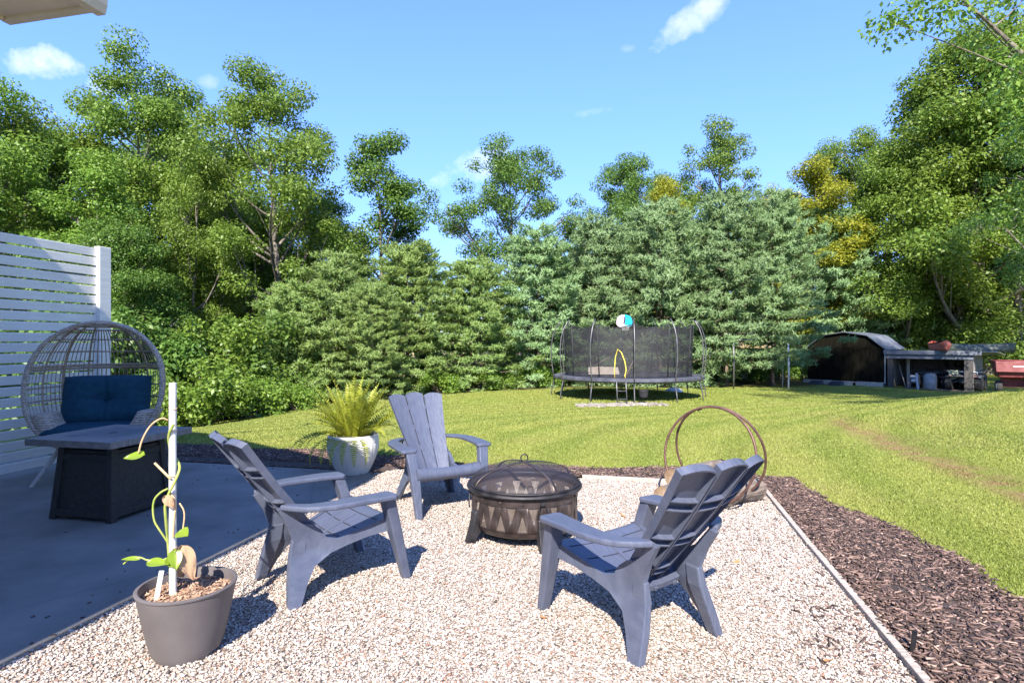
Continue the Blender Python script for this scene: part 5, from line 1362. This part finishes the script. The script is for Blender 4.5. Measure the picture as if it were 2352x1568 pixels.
# red dump cart
ct = thing('dump_cart', 'faded red metal dump cart at the right edge by the lean-to', 'cart', (20.05, 23.0, g(20, 23)), -R(30))
M_cart = material('cart_red', (.20, .055, .055), (.28, .10, .095), rough=.6, scale=5)
M_cartd = material('cart_dark', (.12, .018, .02), (.19, .04, .04), rough=.6, scale=5)
cz_ = .43 + 1.30 - 1.4 - g(22.3, 24.9) if False else .62
lo = [Vector(p) for p in ((-.72, -.42, .62), (.72, -.42, .62), (.72, .46, .62), (-.72, .46, .62))]; hi = [Vector(p) for p in ((-.86, -.56, 1.24), (.86, -.56, 1.24), (.86, .56, 1.24), (-.86, .56, 1.24))]
MB().hexa(lo, hi).build('tub', M_cartd, ct, bevel=.02)
MB().hexa([Vector(p) for p in ((-.84, -.60, .84), (.84, -.60, .84), (.84, -.545, .84), (-.84, -.545, .84))], [Vector(p) for p in ((-.87, -.63, 1.25), (.87, -.63, 1.25), (.87, -.57, 1.25), (-.87, -.57, 1.25))]).build('tailgate', M_cart, ct, bevel=.012)
MB().box((-.06, -.618, 1.06), (.55, .008, .035), (R(4), 0, 0)).build('decal', M_white, ct); MB().box((.30, -.617, 1.06), (.16, .008, .05), (R(4), 0, 0)).build('decal', M_tpad, ct)
MB().tube([(-.88, -.6, 1.26), (.88, -.6, 1.26), (.88, .58, 1.26), (-.88, .58, 1.26)], .025, 6, closed=True).build('lip', M_cartd, ct, 60)
for sx in (-1, 1):
    w_ = bpy.data.objects.new('wheel', None); COL.objects.link(w_); w_.parent = ct; w_.location = (sx * .66, .05, .24); w_.rotation_euler = (0, R(90), 0)
    MB().lathe([(.11, -.07), (.21, -.09), (.24, -.05), (.24, .05), (.21, .09), (.11, .07)], 22, close=True).build('tyre', MATS['tyre'], w_, 50); MB().lathe([(.001, .04), (.10, .05), (.115, .07), (.115, -.07), (.001, -.04)], 14).build('rim', M_white, w_, 50)
MB().box((0, .05, .42), (1.2, .08, .4)).build('axle_frame', M_cartd, ct); MB().tube([(0, -.5, .5), (0, -.62, .7)], .03, 6).build('latch', M_pit2, ct, True)
bl = MB().box((0, 0, .17), (.85, .35, .36)).build('concrete_block', material('block_grey', (.22, .24, .28), (.32, .33, .36), rough=.9, scale=6), None, bevel=.01); bl.location = (20.1, 22.0, g(20.1, 22.0)); bl.rotation_euler = (0, 0, -.5)
tag(bl, 'long grey block on the ground before the red cart', 'block')
# poles by the pines
def pole(nm, x, ytop, ybot, Z, rad, mat, label, extra=None):
    X = (x - 1176) * Z / 1340; zt = 1.4 - (ytop - 784) * Z / 1340; zb_ = g(X, Z)
    t = thing(nm, label, 'pole', (X, Z, zb_)); MB().tube([(0, 0, -.1), (.02, 0, (zt - zb_) * .5), (0, 0, zt - zb_)], rad, 8).build('shaft', mat, t, True)
    MB().lathe([(.001, .03), (rad * 1.2, .02), (rad * 1.3, 0)], 8, (0, 0, zt - zb_)).build('cap', mat, t, True)
    return t, zt - zb_
M_wpole = material('pale_pole', (.55, .56, .60), (.66, .67, .70), rough=.5, scale=6)
pole('white_pole', 1811, 790, 884, 26.5, .040, M_wpole, 'thin white pole standing just left of the dark shed')
t, h_ = pole('grey_pole', 1685, 779, 880, 25.5, .035, M_tpole, 'grey steel pole with short crossbar before the pines right of the trampoline')
MB().tube([(-.15, 0, h_ - .05), (1.0, 0, h_ - .02)], .02, 6).build('crossbar', M_tpole, t, True)
pole('leaning_stick', 1797, 838, 880, 27.5, .03, M_deck, 'thin tan stake left of the white pole')

# ================================================================== TREES
M_trunk = material('tree_bark', (.085, .07, .055), (.22, .19, .155), rough=.95, scale=3, stretch=(3, 3, .7), bump=.7, bscale=9)
M_ptrunk = material('pine_bark', (.10, .07, .05), (.19, .14, .105), rough=.95, scale=4, bump=.6)
def np_tubes(paths, n=6):
    """paths: list of (pts (m,3), radii (m,)) -> verts, quads"""
    V, F, o = [], [], 0
    for P, r in paths:
        P = np.asarray(P, float); m = len(P); T = np.gradient(P, axis=0); T = unit(T)
        ref = np.where(np.abs(T[:, 2:3]) > .9, np.array([[1., 0, 0]]), np.array([[0, 0, 1.]]))
        x = unit(np.cross(ref, T)); y = np.cross(T, x); a = np.arange(n) * 2 * np.pi / n
        ring = P[:, None] + (x[:, None] * np.cos(a)[None, :, None] + y[:, None] * np.sin(a)[None, :, None]) * np.asarray(r)[:, None, None]
        V.append(ring.reshape(-1, 3)); i = np.arange(m - 1)[:, None] * n; k = np.arange(n)[None]; k2 = (k + 1) % n
        F.append(np.stack([i + k, i + k2, i + n + k2, i + n + k], -1).reshape(-1, 4) + o); o += m * n
    return np.concatenate(V), np.concatenate(F)
def leaves(centers, nrm_bias, L, W, q, up=.5):
    n = len(centers); a = unit(q.normal(size=(n, 3)) + nrm_bias * .5); nr = unit(q.normal(size=(n, 3)) * .8 + nrm_bias * .9 + np.array([0, 0, up * 2.2]))
    s = unit(np.cross(nr, a)); a = np.cross(s, nr)
    Ls = (L * (.65 + .7 * q.random(n)))[:, None]; Ws = Ls * W
    dr = np.array([0, 0, -1.0]) * (.25 * q.random(n))[:, None] * Ls
    V = np.stack([centers - a * Ls * .5, centers + s * Ws * .5 + dr * .1, centers + a * Ls * .5 + dr, centers - s * Ws * .5 + dr * .1], 1).reshape(-1, 3)
    return V, np.arange(n * 4).reshape(-1, 4)
def deciduous(seed, H, base, rad, nclump, per, crad, leafL=.17, top=1.0, lean=0.0, skew=.0, trunk=.2, low=.25, lob_rng=(.5, 1.3)):
    """skeleton and crown as two meshes; crown envelope is lumpy, leaf clumps sit at the branch ends"""
    q = np.random.default_rng(seed); paths = []
    tz = np.linspace(0, H * .93, 14); wob = np.cumsum(q.normal(0, .07, (14, 2)), 0) * (H / 14); wob -= wob[0]
    TP = np.stack([wob[:, 0] + lean * tz, wob[:, 1], tz - .6], -1); TR = trunk * (1 - .93 * (tz / (H * .95)) ** .9) * (1 + .5 * np.exp(-tz / .5)); paths.append((TP, np.maximum(TR, .012)))
    lob = [(q.random() * 6.28, q.uniform(0, 1), q.uniform(*lob_rng)) for _ in range(10)]
    def axis(z): return np.array([np.interp(z, TP[:, 2], TP[:, 0]), np.interp(z, TP[:, 2], TP[:, 1]), z])
    nclump = int(nclump * 1.22); nl = max(12, nclump // 5); LB = []; tries = 0; gap = rad * .36
    while len(LB) < nl:                       # big limbs, each ending in a lobe of its own
        tries += 1; t = ((len(LB) + q.random()) / nl) ** .9; z = base + (H - base - .5) * t; a = q.random() * 6.28
        env = rad * (math.sin(math.pi * (low + (1 - low) * t) ** .9) ** .62 if t < .999 else .05) * top; f = 1.0
        for (la, lt_, lf) in lob:
            w = math.exp(-((math.remainder(a - la, 6.2832)) / .7) ** 2 - ((t - lt_) / .22) ** 2); f = f * (1 - w) + lf * w
        p = axis(z) + np.array([math.cos(a) + skew, math.sin(a), 0]) * env * f * (.95 - .6 * q.random() ** 1.6)
        if all(np.linalg.norm(p - c) > gap for c in LB) or tries > 12: LB.append(p); tries = 0
    Lp = []
    def limb(p0, c, r0, r1, n_=7, sagk=.12):
        hd = np.hypot(*(c - p0)[:2]); t = np.linspace(0, 1, n_)[:, None]; mid = (p0 + c) / 2 + np.array([0, 0, -sagk * hd]) + q.normal(0, .10, 3) * hd
        P = (1 - t) ** 2 * p0 + 2 * t * (1 - t) * mid + t * t * c; paths.append((P, np.linspace(r0, r1, n_))); return P
    for b_ in LB:
        hd = np.linalg.norm((b_ - axis(b_[2]))[:2]); z0 = max(base * .7, b_[2] - hd * q.uniform(.5, 1.1) - .4)
        PB = limb(axis(z0), b_, np.interp(z0, TP[:, 2], TR) * .5 + .015, .022)
        m_c = max(3, int(nclump / nl * q.uniform(.7, 1.35)))
        for _ in range(m_c):
            dv = unit(q.normal(size=3) + np.array([0, 0, .25])); c = b_ + dv * rad * .36 * q.random() ** .5 * np.array([1, 1, 1.05])
            limb(PB[3 + int(q.random() * 3)], c, .020, .007, 5, -.1)
            cr = crad * q.uniform(.62, 1.1); k = int(per * (cr / crad) ** 2 * q.uniform(.7, 1.2)); d = unit(q.normal(size=(k, 3)))
            Lp.append(np.concatenate([c + d * cr * q.random((k, 1)) ** .42 * np.array([1, 1, .72]), d], 1))
    Lp = np.concatenate(Lp); LV, LF = leaves(Lp[:, :3], Lp[:, 3:], leafL, .62, q)
    TV, TF = np_tubes(paths, 6)
    def mk(V, F, nm):
        o = np_mesh(nm, V, F, None); me = o.data; bpy.data.objects.remove(o); return me
    return mk(TV, TF, 'trunk'), mk(LV, LF, 'crown')
def pine(seed, H, rad, base, tufts=1.0, needles=15):
    q = np.random.default_rng(seed); paths = []
    tz = np.linspace(-.4, H, 10); paths.append((np.stack([q.normal(0, .03, 10), q.normal(0, .03, 10), tz], -1), np.maximum(.018, .15 * (1 - (tz + .4) / (H + .5)))))
    cen, dirs, lens = [], [], []
    z = base
    while z < H - .25:
        t = (z - base) / (H - base); L = rad * ((1 - t) ** .60) * (.75 + .25 * math.sin(min(1, t * 6 + .35) * 1.57)) + .12; nb = 6; a0 = q.random() * 6.28
        for k in range(nb):
            a = a0 + 6.283 * k / nb + q.normal(0, .18); Lb = L * q.uniform(.72, 1.15); h = np.array([math.cos(a), math.sin(a), 0]); s = np.array([-h[1], h[0], 0])
            m = 7; u = np.linspace(0, 1, m); rise = (.05 + .55 * t) * Lb; P = h * (Lb * u)[:, None]; P[:, 2] = z + rise * u ** 1.2 - .16 * Lb * np.sin(u * 3.14) * (1 - t); P += q.normal(0, .02, P.shape)
            paths.append((P, np.linspace(.03 * (1 - t) + .008, .006, m)))
            for f in ((1.0, .68, .42) if Lb > 1.7 else (1.0, .58) if Lb > .8 else (1.0,)):      # boughs: flat plumes of twigs, dark gaps between
                for lat in ((0,) if f == 1.0 else (-1, 1)):
                    p = np.array([np.interp(f, u, P[:, j]) for j in range(3)]) + s * lat * .34 * Lb * (1.15 - f) + np.array([0, 0, q.normal(0, .05)])
                    for _ in range(int(15 * tufts)):
                        e = q.normal(size=3) * np.array([.17, .14, .05]); off = h * e[0] + s * e[1] + np.array([0, 0, e[2] + .05])
                        cen.append(p + off); dirs.append(h * .75 + s * (lat * .45 + e[1] * 1.8) + np.array([0, 0, .30 + .7 * t + q.normal(0, .15)])); lens.append(.155 + .06 * q.random())
        z += .44 + .10 * q.random() - .10 * t
    for i in range(10): cen.append(np.array([q.normal(0, .03), q.normal(0, .03), H - .05 * i])); dirs.append(np.array([q.normal(0, .5), q.normal(0, .5), 1.0])); lens.append(.24)
    cen, dirs, lens = np.array(cen), unit(np.array(dirs)), np.array(lens)
    K = needles; dk_ = np.repeat(dirs, K, 0); c = np.repeat(cen, K, 0) + dk_ * (q.random((len(cen) * K, 1)) * .24 - .10)
    d = unit(dk_ * np.where(q.random((len(c), 1)) < .65, .18, 1.0) + q.normal(0, .55, (len(c), 3))); Ln = np.repeat(lens, K)[:, None] * (.65 + .6 * q.random((len(c), 1)))
    face = unit(c * np.array([1, 1, 0])) + np.array([0, 0, .7]) + q.normal(0, .35, d.shape)
    sidev = unit(np.cross(d, face)) * .023
    V = np.stack([c - sidev, c + sidev, c + d * Ln], 1).reshape(-1, 3); F = np.arange(len(V)).reshape(-1, 3)
    TV, TF = np_tubes(paths, 5)
    def mk(V, F, nm):
        o = np_mesh(nm, V, F, None); me = o.data; bpy.data.objects.remove(o); return me
    return mk(TV, TF, 'trunk'), mk(V, F, 'crown')
L_mid = leaf_material('oak_leaf', (.088, .170, .024), (.150, .262, .036), (.245, .35, .070), trans=.46, patch=.30, tint=(.19, .27, .034), vary=.014)
L_yel = leaf_material('yellowing_leaf', (.18, .23, .02), (.31, .335, .03), (.45, .42, .05), trans=.45, patch=.4, tint=(.34, .34, .03))
L_dark = leaf_material('maple_leaf', (.068, .140, .024), (.118, .210, .034), (.19, .285, .060), trans=.46, patch=.35, tint=(.115, .21, .034), vary=.012)
L_bush = leaf_material('shrub_leaf', (.08, .165, .020), (.14, .25, .030), (.24, .35, .06), trans=.44, patch=.8, tint=(.18, .27, .032), vary=.01)
L_pine = leaf_material('pine_needle', (.155, .25, .098), (.23, .35, .145), (.32, .43, .215), trans=.38, rough=.5, patch=.35, tint=(.235, .355, .135), vary=.008)
L_piney = leaf_material('young_pine_needle', (.145, .24, .06), (.225, .335, .09), (.32, .42, .155), trans=.38, rough=.5, patch=.35, tint=(.245, .33, .075), vary=.012)
DEC = {'tall': deciduous(21, 15.0, 5.2, 3.3, 112, 640, .88, .12, trunk=.22),
       'tall2': deciduous(22, 14.5, 4.0, 3.6, 119, 620, .88, .12, trunk=.24, lean=.01),
       'slim': deciduous(23, 12.0, 2.6, 2.0, 77, 540, .75, .115, trunk=.15),
       'round': deciduous(24, 11.0, 2.4, 3.2, 105, 600, .85, .12, trunk=.18),
       'low': deciduous(25, 12.5, .8, 3.5, 140, 560, .90, .125, trunk=.20, low=.34),
       'open': deciduous(26, 14.0, 5.0, 3.2, 84, 520, .82, .125, trunk=.2),
       'oak': deciduous(28, 14.0, 6.6, 4.2, 84, 560, .95, .135, trunk=.22, lob_rng=(.35, 1.5)),
       'oak2': deciduous(30, 14.0, 7.0, 4.4, 84, 560, .95, .135, trunk=.22, lob_rng=(.3, 1.5), skew=.1),
       'near': deciduous(27, 15.5, 3.2, 4.4, 154, 520, .92, .115, trunk=.26, low=.3)}
PIN = [pine(31, 7.0, 3.0, .25, 1.0, 16), pine(32, 7.0, 2.8, .25, 1.0, 16), pine(33, 7.5, 3.2, .3, 1.0, 16), pine(34, 9.0, 3.1, 1.3, 1.0, 16)]
rt = random.Random(77)
def tree(nm, label, kind, X, Y, Ht, lm, rz=None, cat='tree', group=None, wide=1.0, tm=M_trunk, sink=0.0):
    tm_, cm_ = kind; base_h = max(v.co.z for v in tm_.vertices) if 'h' not in tm_ else tm_['h']; tm_['h'] = base_h
    hh = cm_.get('h') or float(max(v.co.z for v in cm_.vertices)); cm_['h'] = hh
    s = Ht / hh; t = thing(nm, label, cat, (X, Y, g(X, Y) - sink), rt.uniform(0, 6.28) if rz is None else rz, group); t.scale = (s * wide, s * wide, s)
    for me, part, mt in ((tm_, 'trunk', tm), (cm_, 'crown', lm)):
        o = bpy.data.objects.new(part, me); COL.objects.link(o); o.parent = t
        if not me.materials: me.materials.append(mt)
        if me.materials[0] is not mt: o.material_slots[0].link = 'OBJECT'; o.material_slots[0].material = mt
    return t
def tree_px(nm, label, kind, x, ytop, Z, lm, **k):
    X = (x - 1176) * Z / 1340; top = 1.4 + (784 - ytop) * Z / 1340
    return tree(nm, label, DEC[kind] if isinstance(kind, str) else PIN[kind], X, Z, top - g(X, Z), lm, **k)
WL = 'broadleaf trees of the wood on the left'
tree_px('broadleaf_tree', 'broadleaf tree cut by the left picture edge above the fence', 'tall2', -10, 150, 21, L_mid, group=WL)
tree_px('broadleaf_tree', 'leafy tree above the white fence, left of the tallest tree', 'round', 120, 235, 23, L_mid, group=WL, wide=.95)
tree_px('broadleaf_tree', 'tallest tree of the left wood, reaching highest into the sky', 'tall', 335, 92, 25, L_mid, group=WL, wide=.92)
tree_px('broadleaf_tree', 'big spreading light green tree right of the tallest left tree', 'tall2', 635, 158, 25, L_mid, group=WL, wide=1.0)
tree_px('broadleaf_tree', 'dark slim tree at the right end of the left wood', 'slim', 868, 300, 27, L_dark, group=WL, wide=1.15)
tree_px('broadleaf_tree', 'yellowish green tree with bare lower trunk, middle of the left wood', 'open', 455, 345, 22.5, L_mid, group=WL, wide=.75)
tree_px('broadleaf_tree', 'smaller tree between tallest tree and fence, olive crown', 'slim', 215, 330, 20, L_mid, group=WL, wide=1.1)
tree_px('broadleaf_tree', 'low full tree standing behind the egg chair dome', 'low', 300, 470, 19.5, L_dark, group=WL, wide=1.0)
tree_px('broadleaf_tree', 'full tree behind the left end of the pine row', 'low', 720, 420, 29, L_dark, group=WL)
tree_px('broadleaf_tree', 'tree in the second rank behind the tallest left tree', 'low', 430, 260, 33, L_dark, group=WL, wide=1.1)
tree_px('broadleaf_tree', 'tree in the second rank above the fence top', 'low', 60, 330, 29, L_dark, group=WL, wide=1.2)
tree_px('broadleaf_tree', 'tree far back seen below the spreading light green tree', 'low', 590, 430, 36, L_dark, group=WL, wide=1.3)
tree_px('broadleaf_tree', 'tree far back behind the egg chair', 'low', 250, 480, 37, L_dark, group=WL, wide=1.4)
tree_px('broadleaf_tree', 'tree far back at the left picture edge behind the fence', 'low', -80, 440, 33, L_dark, group=WL, wide=1.4)
tree_px('broadleaf_tree', 'full green tree filling the gap below the two tall left trees', 'round', 520, 300, 29, L_mid, group=WL, wide=1.15)
tree_px('broadleaf_tree', 'full green tree in second rank right above the fence end post', 'round', 190, 290, 28, L_mid, group=WL, wide=1.15)
MB_ = 'broadleaf trees rising behind the pines'
tree_px('broadleaf_tree', 'lone oak with open sky on both sides, behind the pine row', 'oak', 1190, 298, 43, L_dark, group=MB_, wide=1.0)
tree_px('broadleaf_tree', 'dark spreading tree behind the pines, above the backboard', 'oak2', 1440, 335, 45, L_dark, group=MB_, wide=.9)
tree_px('broadleaf_tree', 'tall pointed tree behind the pines, right of the backboard', 'open', 1660, 270, 42, L_mid, group=MB_, wide=.95)
tree_px('broadleaf_tree', 'small yellow green tree behind pines between two taller trees', 'slim', 1520, 398, 38, L_yel, group=MB_, wide=1.0)
tree_px('broadleaf_tree', 'low yellowing tree behind the pines left of the right wood', 'round', 1790, 415, 38, L_yel, group=MB_, wide=.8)
WR_ = 'broadleaf trees of the wood on the right'
tree_px('broadleaf_tree', 'bright yellow tree behind the right end of the pines', 'slim', 1885, 362, 36, L_yel, group=WR_, wide=1.3)
tree_px('broadleaf_tree', 'olive tree at the left flank of the right wood', 'tall', 1950, 285, 40, L_mid, group=WR_, wide=1.0)
tree_px('broadleaf_tree', 'tree on the slope of the right wood above the shed', 'low', 2050, 300, 35, L_mid, group=WR_, wide=1.1)
tree_px('broadleaf_tree', 'full tree of the right wood behind the lean-to, sunlit clumps', 'low', 2150, 170, 36, L_mid, group=WR_, wide=1.05, rz=4.4)
tree_px('broadleaf_tree', 'tall tree of the right wood cut by the top picture edge', 'low', 2265, -20, 33, L_mid, group=WR_, wide=1.0, rz=2.1)
tree_px('broadleaf_tree', 'dark tree with low boughs at the right picture edge', 'near', 2470, 30, 22.5, L_dark, group=WR_, wide=.85, rz=.7)
tree_px('broadleaf_tree', 'tree far back in the right wood between the trunks', 'low', 2230, 330, 42, L_dark, group=WR_, wide=1.2)
tree_px('broadleaf_tree', 'trunk and crown at the right edge behind the red cart', 'tall', 2345, 120, 33, L_dark, group=WR_)
tree_px('broadleaf_tree', 'low dark tree behind the lean-to roof, left of the red cart', 'low', 2185, 430, 40, L_dark, group=WR_, wide=1.1)
tree_px('broadleaf_tree', 'full dark tree behind the red cart reaching the ground', 'low', 2335, 380, 37, L_dark, group=WR_, wide=1.0)
near_t = tree('broadleaf_tree', 'near tree whose bright boughs hang into the top right corner', DEC['near'], 11.9, 11.0, 16.5, L_mid, rz=1.0, group=WR_, wide=.92)
tree('broadleaf_tree', 'tall tree beyond the right edge whose shade lies before the shed', DEC['tall'], 13.6, 5.4, 22.0, L_mid, rz=.4, group=WR_, wide=1.0)
PR = 'white pines in the row behind the trampoline'
pines = [(672, 640, 21.5, 0, 1.1, 'leftmost and lowest pine of the row, bright green'), (775, 572, 22.0, 1, 1.1, 'second pine from the left end of the row'), (935, 548, 23.5, 2, 1.05, 'third pine from the left, left of the gap of open sky'),
         (1085, 585, 24.5, 0, 1.15, 'fourth pine from the left, yellowish, lowest in the gap'), (1235, 512, 26.0, 1, 1.05, 'pine left of the trampoline, under the lone oak'), (1375, 492, 27.0, 2, 1.0, 'pine directly behind the trampoline left half'),
         (1515, 452, 27.5, 0, .95, 'tall pine behind the trampoline right half'), (1668, 436, 28.0, 3, 1.0, 'tall pine with bare foot right of the trampoline'), (1775, 432, 28.5, 3, .88, 'tall pine right of the grey pole, lifted crown'),
         (1905, 468, 36, 2, 1.0, 'pine hanging over the dark shed'), (1985, 610, 36, 1, 1.1, 'bluish shaded pine behind the shed roof'), (1440, 520, 31, 3, 1.2, 'pine in second rank behind the backboard'), (1310, 560, 30, 1, 1.2, 'pine in second rank left of the backboard'),
         (1600, 500, 32, 2, 1.1, 'pine in second rank between the two tall pines'), (855, 640, 21.0, 2, 1.0, 'low pine in front of the second and third pines')]
for x, yt, Z, k, w, lb in pines:
    tree_px('white_pine', lb, k, x, yt, Z, L_piney if x < 1150 else L_pine, group=PR, wide=w, tm=M_ptrunk, cat='pine tree')
# ------------------------------------------------------------------ shrubs and undergrowth
def bush(seed, H, rad, n, leafL):
    q = np.random.default_rng(seed); paths = []; Lp = []
    for k in range(26):
        a = q.random() * 6.28; d = rad * q.random() ** .6; c = np.array([d * math.cos(a), d * math.sin(a), H * (.25 + .75 * q.random()) * (1 - .45 * (d / rad) ** 2)])
        paths.append((np.stack([np.array([0, 0, -.1]), c * np.array([.4, .4, .5]), c]), np.array([.025, .015, .006])))
        m = n // 26; dd = unit(q.normal(size=(m, 3))); Lp.append(np.concatenate([c + dd * q.random((m, 1)) ** .5 * rad * .36, dd], 1))
    Lp = np.concatenate(Lp); V, F = leaves(Lp[:, :3], Lp[:, 3:], leafL, .6, q); TV, TF = np_tubes(paths, 5)
    a = np_mesh('x', TV, TF, None); b = np_mesh('x', V, F, None); ma, mb = a.data, b.data; bpy.data.objects.remove(a); bpy.data.objects.remove(b); ma.name, mb.name = 'stems', 'foliage'
    return ma, mb
BU = [bush(61, 2.0, 1.3, 6500, .13), bush(62, 1.4, 1.2, 5200, .12), bush(63, 3.2, 1.6, 8000, .14)]
def shrub(X, Y, k, s, label, lm, group='shrubs along the wood edge'):
    t = thing('shrub', label, 'shrub', (X, Y, g(X, Y)), rt.uniform(0, 6), group); t.scale = (s, s, s * rt.uniform(.85, 1.1))
    for me, part, mt in ((BU[k][0], 'stems', M_trunk), (BU[k][1], 'foliage', lm)):
        o = bpy.data.objects.new(part, me); COL.objects.link(o); o.parent = t
        if not me.materials: me.materials.append(mt)
        if me.materials[0] is not mt: o.material_slots[0].link = 'OBJECT'; o.material_slots[0].material = mt
def shrub_px(x, y, Z, k, s, label, lm): shrub((x - 1176) * Z / 1340, Z, k, s, label, lm)
shrub_px(470, 945, 15.5, 0, .85, 'bright green shrub at the left lawn edge, right of the white stake', L_bush)
shrub_px(560, 935, 17.0, 1, .95, 'rounded shrub at the lawn edge left of the first pine', L_bush)
shrub_px(680, 925, 18.3, 1, .62, 'low bushy plant at the foot of the leftmost pine', L_bush)
shrub_px(520, 900, 18.5, 2, 1.0, 'tall leafy shrub below the bare trunk in the left wood', L_bush)
shrub_px(600, 860, 20.0, 2, 1.1, 'dark tall shrub left of the pines', L_dark)
shrub_px(400, 900, 18.0, 2, 1.0, 'shaded shrub right of the egg chair', L_dark)
shrub_px(300, 900, 17.0, 2, 1.1, 'shaded shrub seen through the egg chair wires', L_dark)
shrub_px(170, 900, 16.5, 2, 1.2, 'shrub behind the white fence near its end post', L_dark)
shrub_px(20, 900, 15.0, 2, 1.2, 'shrub behind the white fence at the picture edge', L_dark)
shrub_px(1010, 900, 22.5, 1, .75, 'low sunlit weeds under the pines left of centre', L_bush)
shrub_px(1130, 895, 23.5, 1, .7, 'low sunlit weeds under the pines behind the far chair', L_bush)
shrub_px(1240, 890, 24.5, 1, .7, 'low weeds under the pines left of the trampoline', L_bush)
shrub_px(1730, 860, 31.5, 1, .9, 'sunlit undergrowth behind the pine trunks near the grey pole', L_bush)
shrub_px(1600, 862, 31.5, 1, .8, 'undergrowth behind the pine trunks beside the trampoline', L_bush)
shrub_px(1790, 858, 33, 1, 1.0, 'undergrowth behind the white pole', L_bush)
shrub_px(2120, 800, 37, 2, 1.3, 'dark shrub behind the lean-to', L_dark)
shrub_px(2300, 800, 33, 2, 1.0, 'shrub behind the red cart', L_dark)
shrub_px(1890, 850, 36, 2, 1.3, 'dark shrub behind the shed', L_dark)
# distant wooded slope that closes the view between the trunks: leafy mass no one could count
q = np.random.default_rng(90); P = []
for k in range(420):
    x = q.uniform(-330, 2000); Z = q.uniform(46, 62); X = (x - 1176) * Z / 1340; zg = g(X, Z)
    hmax = 7.5
    c = np.array([X, Z, zg + hmax * q.random() ** 1.1]); m = 170; d = unit(q.normal(size=(m, 3))); P.append(np.concatenate([c + d * q.random((m, 1)) ** .5 * np.array([1.9, 1.5, 1.2]), d], 1))
P = np.concatenate(P); V, F = leaves(P[:, :3], P[:, 3:], .34, .62, q)
stuff(np_mesh('distant_wood', V, F, L_dark), 'far green wood closing the view behind the trees', 'wood')
